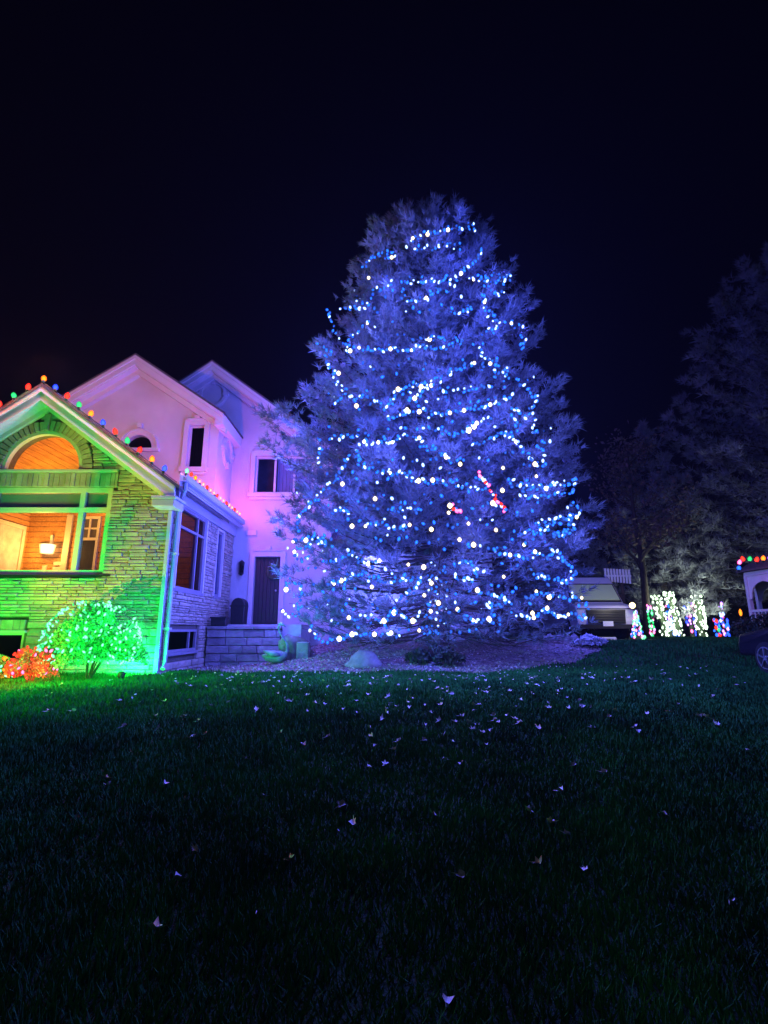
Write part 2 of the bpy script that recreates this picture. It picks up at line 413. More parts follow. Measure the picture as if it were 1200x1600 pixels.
def av_front(z0, z1):
    zm = (z0+z1)/2
    s = [(-9.35, XS-.0)]
    lim = (PKZ-.40-z1)/SL
    s = [(max(a, PKX-lim), min(b, PKX+lim)) for a, b in s if PKX-lim < b]
    if z1 > FW[2] and z0 < FW[3]: s = cut(s, FW[0], FW[1]+.015)
    if z1 > FW[2]-.0 and z1 < FW[2]+.0: pass
    if z0 < 5.06 and z1 > FW[3]: s = cut(s, FW[0]-.1, FW[1]+.12)       # soldier course
    if z1 > BW[2] and z0 < BW[3]+.28: s = cut(s, BW[0]-.1, BW[1]+.1)
    if z1 > ARC[1]-.05:
        dz = max(0, max(z0, ARC[1])-ARC[1]); r = 1.16
        if dz < r: w = math.sqrt(r*r-dz*dz); s = cut(s, PKX-w, PKX+w)
    return s
stones(fw, .66, 6.5, av_front, lambda a, b, c: (a, YF-.02+b, c), (.055, .07, .085, .1), (.14, .42), big_below=1.7)
def av_side(z0, z1):
    s = [(YF+.02, W2Y-.01)]
    for w in (SW1, SW2, SB):
        if z1 > w[2]-.07 and z0 < w[3]+.07: s = cut(s, w[0]-.07, w[1]+.07)
    return s
stones(sw, .62, EAVE-.3, av_side, lambda a, b, c: (XS+.02-b, a, c), (.055, .07, .085, .1), (.14, .4), big_below=1.0)
# voussoirs of the arch, soldier course, keystone
off = offset_of(fw)
nv = 27
for i in range(nv):
    a0, a1 = math.pi*i/nv+.012, math.pi*(i+1)/nv-.012; r0, r1 = ARC[2]+.035, ARC[2]+.255+R_(-.015, .02)
    if i == nv//2: r1 += .16
    q = [(ARC[0]+r*math.cos(t), ARC[1]+r*math.sin(t)) for r, t in ((r0, a0), (r1, a0), (r1, a1), (r0, a1))]
    y = YF-.055-R_(0, .02)-(.04 if i == nv//2 else 0)
    MB().prism([(p[0], y, p[1]) for p in q], (0, .11, 0)).build('arch_stone', M['stone'], fw)
x = FW[0]-.1
while x < FW[1]+.08:
    w = R_(.09, .14); MB().box(x, min(x+w-.01, FW[1]+.11), YF-.045-R_(0, .02), YF+.05, FW[3]+.01, 5.02).build('lintel_stone', M['stone'], fw); x += w
MB().box(FW[0]-.1, FW[1]+.1, YF-.09, YF+.1, 5.035, 5.10).build('arch_sill', M['trimgreen'], fw, bevel=.008)
x = BW[0]
while x < BW[1]:
    w = R_(.1, .15); MB().box(x, x+w-.01, YF-.04-R_(0, .02), YF+.05, BW[3]+.05, BW[3]+.26).build('lintel_stone', M['stone'], fw); x += w
MB().box(BW[0]-.1, BW[1]+.1, YF-.1, YF+.06, BW[3]-.0, BW[3]+.045).build('lintel_ledge', M['trimgreen'], fw)
# arch trim ring
mb = MB(); pr = arc(*ARC, n=24)
for r0, r1, y0, y1 in ((ARC[2]-.045, ARC[2]+.03, YF-.03, YF+.08),):
    A = arc(ARC[0], ARC[1], r0, 24); B = arc(ARC[0], ARC[1], r1, 24)
    for i in range(24):
        mb.prism([(A[i][0], y0, A[i][1]), (B[i][0], y0, B[i][1]), (B[i+1][0], y0, B[i+1][1]), (A[i+1][0], y0, A[i+1][1])], (0, y1-y0, 0))
mb.build('arch_trim', M['trimgreen'], fw)
# generic window unit in a wall plane
def window(parent, fn, u0, u1, v0, v1, cols=(), rows=(), fr=.05, depth=.1, gm='glass', fm='trimgreen', name='window', back=.02, sill=True, label=None):
    """fn(u, w, v): w inward depth"""
    def bx(mb, a, b, c, d, w0, w1):
        p = [fn(a, w0, c), fn(b, w0, c), fn(b, w0, d), fn(a, w0, d)]; q = Vector(fn(a, w1, c))-Vector(fn(a, w0, c)); mb.prism(p, q)
    m0 = MB(); bx(m0, u0, u1, v0, v0+fr, back, back+depth); bx(m0, u0, u1, v1-fr, v1, back, back+depth)
    bx(m0, u0, u0+fr, v0+fr, v1-fr, back, back+depth); bx(m0, u1-fr, u1, v0+fr, v1-fr, back, back+depth)
    w = m0.build(name, M[fm], parent)
    if label: w['label'] = label
    for c in cols: m = MB(); bx(m, c-fr*.55, c+fr*.55, v0+fr, v1-fr, back+.01, back+depth-.01); m.build('mullion', M[fm], w)
    for r in rows: m = MB(); bx(m, u0+fr, u1-fr, r-fr*.5, r+fr*.5, back+.005, back+depth-.015); m.build('transom_bar', M[fm], w)
    us = [u0+fr]+list(cols)+[u1-fr]; vs = [v0+fr]+list(rows)+[v1-fr]
    for i in range(len(us)-1):
        for j in range(len(vs)-1):
            m = MB(); bx(m, us[i], us[i+1], vs[j], vs[j+1], back+depth*.45, back+depth*.45+.006); m.build('pane', M[gm], w)
    if sill: m = MB(); bx(m, u0-.06, u1+.06, v0-.07, v0-.002, -.05, back+depth); m.build('sill', M[fm], w)
    return w
ff = lambda a, w, c: (a, YF+w, c)
w = window(house, ff, FW[0], FW[1]-.0, FW[2], FW[3], cols=(FW[0]+.66, FW[1]-.66), rows=(4.2,), fr=.1, depth=.14, gm='glass', sill=False, label='wide picture window with a shaded transom looking into the lit porch room')
for a, b in ((FW[0]+.1, FW[0]+.6), (FW[0]+.72, FW[1]-.72), (FW[1]-.6, FW[1]-.1)):
    MB().box(a, b, YF+.115, YF+.13, 4.25, 4.58).build('transom_shade', M['shade'], w)
MB().box(FW[0]-.05, FW[1]+.2, YF-.07, YF+.02, FW[2]-.05, FW[2]-.005).build('sill', M['black'], w)
window(house, ff, BW[0], BW[1], BW[2], BW[3], cols=((BW[0]+BW[1])/2,), gm='darkglass', fr=.05, depth=.1, back=.06, sill=False, label='dark low basement window under a stone ledge')
MB().box(BW[0]-.1, BW[1]+.1, YF+.3, YF+.34, BW[2]-.1, BW[3]+.1).build('basement_dark_wall', M['room'], house)
fs = lambda a, w, c: (XS-w, a, c)
w = window(house, fs, *SW1, cols=(12.75,), rows=(3.95,), fr=.055, depth=.12, back=.0, fm='frame', gm='midglass', label='tall side window reflecting the tree lights')
w = window(house, fs, *SW2, fr=.06, depth=.1, back=.0, fm='frame', label='narrow side window near the porch')
w = window(house, fs, *SB, cols=(12.75,), fr=.055, depth=.12, back=.0, fm='frame', gm='darkglass', label='basement window low in the side wall')
MB().box(XS-.45, XS-.4, SB[0]-.1, SB[1]+.1, SB[2]-.1, SB[3]+.1).build('basement_dark_wall', M['room'], house)
# picture moulding round side windows
for q in (SW1, SW2):
    mb = MB(); 
    for a, b, c, d in ((q[0]-.07, q[1]+.07, q[3]+.003, q[3]+.07), (q[0]-.07, q[0]-.003, q[2], q[3]), (q[1]+.003, q[1]+.07, q[2], q[3])):
        mb.box(XS-.02, XS+.045, a, b, c, d)
    mb.build('window_surround', M['stucco_trim'], house)
# porch room seen through the big window
XR0 = P(45, 830, YB).x
_rt = lambda x: PKZ-.42-abs(x-PKX)*SL
MB().prism([(XR0-.1, YB, 1.9), (XS-.28, YB, 1.9), (XS-.28, YB, _rt(XS-.28)), (PKX, YB, _rt(PKX)), (XR0-.1, YB, _rt(XR0-.1))], (0, .1, 0)).build('porch_back_wall', M['mortar'], house)
pbw = house.children[-1]
z = 1.95
while z < 5.6:
    hw = max(.1, (PKZ-.44-z-.125)/SL); MB().box(max(XR0, PKX-hw), min(XS-.3, PKX+hw), YB-.03, YB-.002, z, z+.125).build('board', M['wood'], pbw); z += .14
MB().box(XR0-.12, XR0-.03, YF+.32, YB, 1.9, 5.05).build('porch_left_wall', M['mortar'], house); plw = house.children[-1]
z = 1.95
while z < 4.9:
    MB().box(XR0-.03, XR0, YF+.33, YB-.03, z, z+.125).build('board', M['wood'], plw); z += .14
MB().box(XR0-.1, XS-.3, YF+.32, YB, 1.8, 1.9).build('porch_floor', M['wood'], house)
# vaulted ceiling planks
mb = MB(); c0 = Vector((PKX, YF+.3, PKZ-.55))
ceil = MB().prism([(PKX-3, YF+.35, PKZ-.45-3*SL), (PKX, YF+.35, PKZ-.45), (PKX+2.7, YF+.35, PKZ-.45-2.7*SL), (PKX+2.7, YF+.35, PKZ-.4-2.7*SL), (PKX, YF+.35, PKZ-.4), (PKX-3, YF+.35, PKZ-.4-3*SL)], (0, 2.2, 0)).build('porch_ceiling', M['mortar'], house)
for sgn in (-1, 1):
    t = .02
    while t < 2.55:
        x0, x1 = PKX+sgn*t, PKX+sgn*(t+.105); t += .118
        MB().prism([(x0, YF+.34, PKZ-.46-abs(x0-PKX)*SL), (x1, YF+.34, PKZ-.46-abs(x1-PKX)*SL), (x1, YF+.34, PKZ-.49-abs(x1-PKX)*SL), (x0, YF+.34, PKZ-.49-abs(x0-PKX)*SL)], (0, 2.2, 0)).build('plank', M['wood'], ceil)
# four-pane door window, trim, sconce, switches on back wall
p0, p1 = P(129, 808, YB), P(161, 808, YB); zb = 2.2; zs = P(129, 843, YB).z
d = MB(); x0, x1, zt = p0.x, p1.x, p0.z
for a, b, c, e in ((x0, x1, zt-.07, zt), (x0, x0+.07, zb, zt-.07), (x1-.07, x1, zb, zt-.07), (x0+.07, x1-.07, zs-.035, zs+.035)): d.box(a, b, YB-.1, YB-.035, c, e)
pd = d.build('porch_door', M['cream'], house, label='inner door with four small panes over a dark panel')
xm = (x0+x1)/2; zm = (zs+zt)/2-.02
MB().box(xm-.022, xm+.022, YB-.09, YB-.04, zs+.035, zt-.07).build('glazing_bar', M['cream'], pd)
MB().box(x0+.07, x1-.07, YB-.085, YB-.045, zm-.022, zm+.022).build('glazing_bar', M['cream'], pd)
MB().box(x0+.07, x1-.07, YB-.06, YB-.04, zs+.035, zt-.07).build('pane', M['room'], pd)
MB().box(x0+.07, x1-.07, YB-.07, YB-.04, zb, zs-.035).build('door_panel', M['darkwood'], pd)
q0, q1 = P(108, 805, YB), P(117, 805, YB)
MB().box(q0.x, q1.x, YB-.08, YB-.035, zb, q0.z).build('porch_post_trim', M['cream'], house)
q = P(74, 857, YB-.2)
sc = MB().box(q.x-.03, q.x+.03, YB-.1, YB-.03, q.z+.05, q.z+.38).build('sconce', M['cream'], house)
MB().lathe([(.15, -.13), (.19, .1)], (q.x, q.y, q.z), 14).build('lamp_shade', E['lampglow'], sc, smooth=True)
lamp('sconce_bulb', (q.x, q.y-.3, q.z), (1, .44, .07), 110, .08, sc)
lamp('porch_fill_light', (PKX+.3, YF+1.4, 4.9), (1, .44, .06), 110, .12, sc)  # added warm fill without a fixture, brightens the porch room and ceiling
for (px, py, w_, h_) in ((91, 881, .09, .05), (90, 890, .1, .07), (71, 890, .06, .1)):
    q = P(px, py, YB); MB().box(q.x-w_, q.x+w_, YB-.06, YB-.032, q.z-h_, q.z+h_).build('wall_switch', M['cream'], house)
q = P(80, 897, YB); MB().box(XR0+.05, P(108, 897, YB).x, YB-.1, YB-.033, q.z-.3, q.z+.01).build('chair_rail', M['cream'], house)
# pale framed door on left wall of the porch
mb = MB(); y0, y1 = YF+.5, PXp(38, 830, XR0).y; zt0 = 4.3
mb.box(XR0, XR0+.05, y0, y1, zt0-.1, zt0); mb.box(XR0, XR0+.05, y1-.1, y1, 1.95, zt0-.1); mb.box(XR0, XR0+.05, y0, y0+.1, 1.95, zt0-.1)
dd = mb.build('side_door_frame', M['cream'], house)
MB().box(XR0+.003, XR0+.02, y0+.1, y1-.1, 1.95, zt0-.1).build('door_panel', M['canvas'], dd)
# roof of stone wing, rake boards, eave boxes, gutter
YO = YF-.42
def roofpair(px, pz, sl, xl, xr, y0, y1, th=.1, parent=house, lab=None):
    out = []
    for x in (xl, xr):
        e = (x, pz-abs(x-px)*sl)
        o = MB().prism([(px, y0, pz), (e[0], y0, e[1]), (e[0], y0, e[1]-th), (px, y0, pz-th)], (0, y1-y0, 0)).build('roof', M['shingle'], parent); out.append(o)
    return out
roofpair(PKX, PKZ+.06, SL, PKX-3.35, PKX+3.3, YO-.04, W1Y, .08)
def rake(px, pz, sl, xe, y, boards, parent=house, m='white'):
    """stepped rake mouldings along a gable slope: boards=(drop0,drop1,y0,y1)"""
    for d0, d1, y0, y1 in boards:
        MB().prism([(px, y0, pz-d0), (xe, y0, pz-d0-abs(xe-px)*sl), (xe, y0, pz-d1-abs(xe-px)*sl), (px, y0, pz-d1)], (0, y1-y0, 0)).build('rake_board', M[m], parent)
for xe in (PKX-3.3, PKX+3.2):
    rake(PKX, PKZ, SL, xe, YO, ((.02, .14, YO-.03, YO+.02), (.14, .34, YO+.0, YO+.05), (.30, .345, YO+.05, YF-.1), (.345, .46, YF-.12, YF-.03)))
# eave return at the corner
ex = PKX+3.2; ez = PKZ-3.2*SL
MB().box(XS-.25, ex+.02, YO-.02, YF+.1, ez-.46, ez-.3).build('eave_return', M['trimgreen'], house, bevel=.02)
MB().box(XS-.25, ex+.06, YO-.06, YF+.1, ez-.3, ez-.24).build('eave_return', M['trimgreen'], house, bevel=.01)
ZE = EAVE-.2
MB().box(XS+.0, XS+.3, YF+.1, W1Y+1.48, ZE-.02, ZE+.04).build('soffit', M['gutter'], house)
MB().box(XS+.03, XS+.1, YF+.1, W2Y, ZE-.3, ZE-.02).build('frieze_board', M['gutter'], house)
g = MB()
for i, (a, b, c, d_) in enumerate(((.28, .33, 0, .13), (.33, .40, .0, .025), (.395, .42, .02, .14))): g.box(XS+a, XS+b, YO+.1, W2Y-.25, ZE+.03+c, ZE+.03+d_)
gut = g.build('gutter', M['gutter'], house)
MB().box(XS+.26, XS+.28, YO+.1, W2Y-.25, ZE-.06, ZE+.22).build('fascia', M['gutter'], house)
# downspout
mb = MB().tube([(XS+.34, YO+.25, ZE+.02), (XS+.34, YO+.25, ZE-.12), (XS+.12, YF+.1, ZE-.45), (XS+.12, YF+.1, .95), (XS+.14, YF+.0, .82)], .052, 8)
ds = mb.build('downspout', M['gutter'], house)
for z in (1.6, 3.2): MB().box(XS+.0, XS+.19, YF+.03, YF+.17, z, z+.05).build('bracket', M['gutter'], ds)
MB().box(XS-.03, XS+.05, YF-.06, YF+.03, .66, ez-.47).build('corner_board', M['gutter'], house)
# ---- W1: first stucco gable
G1 = dict(x=P(213, 555, W1Y-.4).x, z=P(213, 555, W1Y-.4).z, sl=.68)
xr = P(350, 645, W1Y-.4).x; G1['xr'] = xr; G1['xl'] = 2*G1['x']-xr
g1top = lambda x: G1['z']-.2-abs(x-G1['x'])*G1['sl']
W1L = 2*G1['x']-CX
r0, r1 = P(291, 731, W1Y), P(321, 665, W1Y)
TW = (r0.x, r1.x, r0.z, r1.z)
c1 = P(217, 700, W1Y); HR = .40
e1z = g1top(CX)
hole2 = arc(c1.x, c1.z-.02, HR, 18)
v, f = plate([(W1L, 3.5), (CX, 3.5), (CX, g1top(CX)), (G1['x'], g1top(G1['x'])), (W1L, g1top(W1L))], [rect(*TW), hole2], lambda a, b, w: (a, W1Y+w, b), .2)
o = link('stucco_gable_wall', mesh_of('stucco_gable_wall', v, f, M['stucco']), house); o.data.transform(Matrix.Translation(-offset_of(house))); w1 = o
MB().box(CX-.2, CX, W1Y+.2, W2Y, 3.5, g1top(CX)-.02).build('stucco_return_wall', M['stucco'], house)
MB().box(W1L, CX-.2, W1Y+.9, W1Y+.95, 3.5, g1top(CX)+.3).build('room_back_wall', M['room'], house)
roofpair(G1['x'], G1['z']+.05, G1['sl'], G1['xl'], G1['xr']+.05, W1Y-.45, W1Y+6, .07)
for xe in (G1['xl'], G1['xr']):
    rake(G1['x'], G1['z'], G1['sl'], xe, 0, ((.02, .13, W1Y-.46, W1Y-.40), (.13, .3, W1Y-.42, W1Y-.36), (.28, .33, W1Y-.36, W1Y-.004), (.33, .5, W1Y-.16, W1Y-.004)), m='stucco_trim')
ez1 = G1['z']-abs(G1['xr']-G1['x'])*G1['sl']
MB().prism([(CX, W1Y-.4, ez1-.36), (G1['xr'], W1Y-.4, ez1-.34), (G1['xr']+.03, W1Y-.4, ez1-.05), (CX, W1Y-.4, ez1+.0)], (0, W2Y-W1Y+.4, 0)).build('boxed_eave', M['stucco_trim'], house)
def surround(parent, fn, q, w=.14, d=.07, key=True, sill=True, m='stucco_trim'):
    u0, u1, v0, v1 = q; mb = MB()
    def bx(a, b, c, e, dd): mb.prism([fn(a, -dd, c), fn(b, -dd, c), fn(b, -dd, e), fn(a, -dd, e)], Vector(fn(a, .02, c))-Vector(fn(a, -dd, c)))
    bx(u0-w, u1+w, v1+.002, v1+w*1.1, d); bx(u0-w, u0-.002, v0, v1, d); bx(u1+.002, u1+w, v0, v1, d)
    bx(u0-w*.45, u1+w*.45, v1+w*1.1+.002, v1+w*1.35, d+.03)
    if sill: bx(u0-w*1.3, u1+w*1.3, v0-.13, v0-.002, d+.05); bx(u0-w*.9, u1+w*.9, v0-.22, v0-.132, d)
    if key: a = (u0+u1)/2; bx(a-.08, a+.08, v1+w*1.35+.002, v1+w*2.1, d+.03)
    return mb.build('window_surround', M[m], parent)
f1 = lambda a, w, c: (a, W1Y+w, c)
surround(house, f1, TW)
window(house, f1, *TW, fr=.045, depth=.08, back=.06, fm='stucco_trim', gm='darkglass', sill=False, label='tall dark upper window with one curtain')
mb = MB()
for i in range(7):
    x = TW[0]+.03+i*.055; mb.box(x, x+.04, W1Y+.3+(i % 2)*.03, W1Y+.33+(i % 2)*.03, TW[2]+.03+max(0, (3-i))*.0, TW[3])
mb.build('curtain', M['curtain'], house)
# half-round window with surround
mb = MB(); A = arc(c1.x, c1.z-.02, HR+.0, 20); B = arc(c1.x, c1.z-.02, HR+.15, 20); C_ = arc(c1.x, c1.z-.02, HR+.19, 20)
for i in range(20):
    mb.prism([(A[i][0], W1Y-.07, A[i][1]), (B[i][0], W1Y-.07, B[i][1]), (B[i+1][0], W1Y-.07, B[i+1][1]), (A[i+1][0], W1Y-.07, A[i+1][1])], (0, .075, 0))
    mb.prism([(B[i][0], W1Y-.11, B[i][1]), (C_[i][0], W1Y-.11, C_[i][1]), (C_[i+1][0], W1Y-.11, C_[i+1][1]), (B[i+1][0], W1Y-.11, B[i+1][1])], (0, .115, 0))
mb.box(c1.x-.62, c1.x+.62, W1Y-.1, W1Y+.02, c1.z-.12, c1.z-.025)
mb.box(c1.x-.06, c1.x+.06, W1Y-.13, W1Y, c1.z+HR+.19, c1.z+HR+.34)
mb.build('arched_surround', M['stucco_trim'], house)
MB().prism([(a[0], W1Y+.1, a[1]) for a in arc(c1.x, c1.z-.02, HR-.003, 18)], (0, .01, 0)).build('half_round_window', M['darkglass'], house)
# ---- W2: second gable
G2 = dict(x=P(332, 565, W2Y-.4).x, z=P(332, 565, W2Y-.4).z, sl=.745, xr=-1.3); G2['xl'] = 2*G2['x']-G2['xr']
g2top = lambda x: G2['z']-.2-abs(x-G2['x'])*G2['sl']
W2R = -1.65; W2L = -8.6
a0, a1 = P(397, 771, W2Y), P(397, 713, W2Y)
UW = (a0.x, P(490, 740, W2Y).x, a0.z, a1.z)
dr0, dr1 = P(393, 974, W2Y), P(439, 870, W2Y); DZ = 1.78
DR = (dr0.x, dr1.x, DZ, dr1.z)
v, f = plate([(W2L, .5), (W2R, .5), (W2R, g2top(W2R)), (G2['x'], g2top(G2['x'])), (W2L, g2top(W2L))], [rect(*UW), rect(DR[0], DR[1], DZ-.1, DR[3])], lambda a, b, w: (a, W2Y+w, b), .2)
w2 = link('stucco_entry_wall', mesh_of('stucco_entry_wall', v, f, M['stucco']), house); w2.data.transform(Matrix.Translation(-offset_of(house)))
MB().box(W2R-.2, W2R, W2Y+.2, W2Y+5, .5, g2top(W2R)).build('stucco_end_wall', M['stucco'], house)
MB().box(W2L, W2R-.2, W2Y+1.0, W2Y+1.05, .6, 8).build('room_back_wall', M['room'], house)
roofpair(G2['x'], G2['z']+.05, G2['sl'], G2['xl'], G2['xr'], W2Y-.45, W2Y+6, .07)
for xe in (G2['xl'], G2['xr']):
    rake(G2['x'], G2['z'], G2['sl'], xe, 0, ((.02, .13, W2Y-.46, W2Y-.40), (.13, .3, W2Y-.42, W2Y-.36), (.28, .33, W2Y-.36, W2Y-.004), (.33, .5, W2Y-.16, W2Y-.004)), m='stucco_trim')
f2 = lambda a, w, c: (a, W2Y+w, c)
surround(house, f2, UW)
u3 = (UW[1]-UW[0])/3
w = window(house, f2, *UW, cols=(UW[0]+u3, UW[0]+2*u3), fr=.06, depth=.09, back=.05, fm='stucco_trim', gm='glass', sill=False, label='wide upper window in three sashes above the front door')
for k, n0 in ((1, 9), (2, 9)):
    mb = MB()
    for i in range(n0):
        x = UW[0]+u3*k+.05+i*(u3-.1)/n0; mb.box(x, x+.05, W2Y+.22+(i % 2)*.02, W2Y+.24+(i % 2)*.02, UW[2]+.03, UW[3])
    mb.build('curtain', M['curtain'], w)
# round plaques
def ring(fn, cu, cv, r, name='round_plaque'):
    mb = MB(); n = 28
    for r0, r1, d in ((r*.80, r, .07), (r*.98, r*1.07, .04)):
        for i in range(n):
            t0, t1 = 2*math.pi*i/n, 2*math.pi*(i+1)/n
            p = [fn(cu+a*math.cos(t), -d, cv+a*math.sin(t)) for a, t in ((r0, t0), (r1, t0), (r1, t1), (r0, t1))]
            mb.prism(p, Vector(fn(cu, .0, cv))-Vector(fn(cu, -d, cv)))
    for t in (0, math.pi/2, math.pi, 1.5*math.pi):
        c, s = math.cos(t), math.sin(t); a, b = r*.74, r*1.16; w = r*.11
        p = [fn(cu+k*c-e*s, -.10, cv+k*s+e*c) for k, e in ((a, -w), (b, -w), (b, w), (a, w))]
        mb.prism(p, Vector(fn(cu, .0, cv))-Vector(fn(cu, -.10, cv)))
    return mb.build(name, M['stucco_trim'], house)
q = P(333, 617, W2Y); ring(f2, q.x, q.z, .46)
q = PXp(350, 702, CX); ring(lambda a, w, c: (CX-w, a, c), (W1Y+W2Y)/2+.1, q.z, .46)
# front door
surround(house, f2, DR, w=.15, sill=False)
dr = MB().box(DR[0]+.0, DR[1]-.0, W2Y+.12, W2Y+.16, DR[2], DR[3]).build('front_door', M['darkwood'], house)
wd_ = (DR[1]-DR[0]-.1)/6
for i in range(6): MB().box(DR[0]+.05+i*wd_, DR[0]+.05+(i+1)*wd_-.015, W2Y+.09, W2Y+.12, DR[2]+.05, DR[3]-.05).build('board', M['darkwood'], dr)
MB().lathe([(.03, -.05), (.035, 0), (.01, .02)], (DR[1]-.12, W2Y+.06, DR[2]+1.0), 8, 'y').build('handle', M['alloy'], dr)
# wreath on the door
q = P(428, 893, W2Y); mb = MB()
mb.tube([(q.x+.2*math.cos(t*math.pi/8), W2Y+.05, q.z+.2*math.sin(t*math.pi/8)) for t in range(17)], .06, 6)
mb.build('door_wreath', M['hedge'], dr)
# wall lantern
q = P(372, 888, W2Y-.16)
lb = MB().lathe([(.03, .24), (.1, .17), (.09, .15), (.075, -.14), (.09, -.15), (.03, -.22)], (q.x+.1, q.y, q.z), 6).build('wall_lantern', M['black'], house)
MB().bar((q.x+.1, W2Y, q.z+.2), (q.x+.1, q.y, q.z+.24), .03, .03).build('bracket', M['black'], lb)
MB().lathe([(.07, -.13), (.082, .14)], (q.x+.1, q.y-.012, q.z), 6).build('pane', M['darkglass'], lb)
q = P(386, 833, W2Y); MB().box(q.x-.02, q.x+.3, W2Y-.06, W2Y, q.z-.08, q.z+.08).build('wall_vent', M['stucco_trim'], house)
# lower garage wing behind the tree
GW = (W2R, 3.4)
MB().box(GW[0], GW[1], W2Y+.35, W2Y+.55, .9, 4.3).build('garage_wall', M['stucco'], house)
MB().prism([(GW[0], W2Y-.1, 4.2), (GW[1]+.3, W2Y-.1, 4.2), (GW[1]+.3, W2Y-.1, 4.32), (GW[0], W2Y-.1, 4.32)], (0, .6, 0)).build('garage_eave', M['stucco_trim'], house)
MB().prism([(GW[0], W2Y-.15, 4.32), (GW[0], W2Y+4, 6.4), (GW[0], W2Y+4, 6.3), (GW[0], W2Y-.15, 4.22)], (GW[1]-GW[0]+.35, 0, 0)).build('garage_roof', M['shingle'], house)
gd = MB().box(.1, 2.9, W2Y+.3, W2Y+.35, 1.25, 3.5).build('garage_door', M['white'], house)
for r in range(4):
    for c in range(4): MB().box(.17+c*.7, .73+c*.7, W2Y+.27, W2Y+.3, 1.32+r*.55, 1.76+r*.55).build('door_panel', M['white'], gd)
# porch slab
MB().box(XS+.08, -2.2, 13.95, W2Y-.0, .6, DZ-.03).build('porch_slab', M['concrete'], house)

# ------------------------------------------------------------------ stone planter wall by the porch
pw = thing('retaining_wall', 'low wall of large grey stone blocks in front of the porch', 'wall', (-3.7, 13.8, .66))
PY = 13.75
MB().box(XS+.09, -2.75, PY+.12, PY+.2, .55, 1.66).build('wall_core', M['mortar'], pw)
z = .6; row = 0
while z < 1.6:
    x = XS+.08; hh = .205
    while x < -2.75:
        l = R_(.3, .62); l = min(l, -2.7-x); dep = .12
        if l > .06:
            v, f = chisel(l-.012, hh-.012, dep); yb = PY-R_(0, .04)
            MB().add([(x+a[0], yb+a[1]*1., z+a[2]) for a in v], f).build('block', M['block'], pw)
        x += l
    z += hh; row += 1
x = XS+.08
while x < -2.7:
    l = R_(.45, .7); l = min(l, -2.68-x)
    MB().box(x, x+l-.012, PY-.07, PY+.22, z, z+.075).build('capstone', M['block'], pw, bevel=.012); x += l
def rock(name, label, c, s, m, seed, cat='rock', parent=None):
    rs = random.Random(seed); bm = bmesh.new(); bmesh.ops.create_icosphere(bm, subdivisions=3, radius=1)
    ph = [rs.uniform(0, 6) for _ in range(6)]
    for v in bm.verts:
        n = v.co.normalized(); k = 1+.14*math.sin(n.x*3+ph[0])+.12*math.sin(n.y*4+ph[1])+.1*math.sin(n.z*5+ph[2])+.05*math.sin(n.x*9+n.z*7+ph[3])
        v.co = Vector((n.x*s[0]*k, n.y*s[1]*k, n.z*s[2]*k))
        if v.co.z < -s[2]*.6: v.co.z = -s[2]*.6
    me = bpy.data.meshes.new(name); bm.to_mesh(me); bm.free(); me.materials.append(M[m]); me.shade_smooth()
    o = link(name, me, parent, c)
    if not parent: o['label'] = label; o['category'] = cat
    return o
q = PG(568, 1044); rock('boulder', 'rounded boulder half sunk in the mulch at the edge of the lawn', (q.x, q.y+.2, q.z+.08), (.42, .3, .25), 'boulder', 3)
q = P(452, 1012, 13.3); rock('mossy_boulder', 'large dark mossy boulder beside the swan ornament', (q.x+.15, 13.4, 1.05), (.42, .36, .46), 'mossrock', 5, 'rock')
q = P(473, 1012, 13.0); MB().box(q.x-.14, q.x+.16, 12.9, 13.2, .8, 1.32).build('stone_block', M['block'], None, bevel=.03, label='small pale square block right of the mossy boulder', category='stone block')
# black rounded bin by the door
b = thing('covered_bin', 'black round-topped bin standing beside the front door', 'bin', (-4.15, 15.2, DZ))
q0 = P(362, 970, 15.2); q1 = P(384, 970, 15.2); bxm = (q0.x+q1.x)/2; bw = (q1.x-q0.x)/2
b.location.x = bxm
MB().prism([(bxm-bw*.9, 15.0, DZ-.02), (bxm+bw*.9, 15.0, DZ-.02), (bxm+bw, 15.0, DZ+.5)]+[(bxm+bw*math.cos(t*math.pi/8), 15.0, DZ+.52+.22*math.sin(t*math.pi/8)) for t in range(9)]+[(bxm-bw, 15.0, DZ+.5)], (0, .42, 0)).build('bin_body', M['black'], b, bevel=.02)
MB().box(bxm-bw-.02, bxm+bw+.02, 14.97, 15.0, DZ+.48, DZ+.52).build('lid_rim', M['rubber'], b)
q = P(342, 970, 14.0)
pb = MB().box(-4.55, -4.16, PY-.02, PY+.2, 1.715+.0, 1.93).build('planter_box', M['black'], None, bevel=.015, label='small dark square planter sitting on the end of the block wall', category='planter')
MB().box(-4.57, -4.14, PY-.04, PY+.22, 1.9, 1.945).build('rim', M['black'], pb)
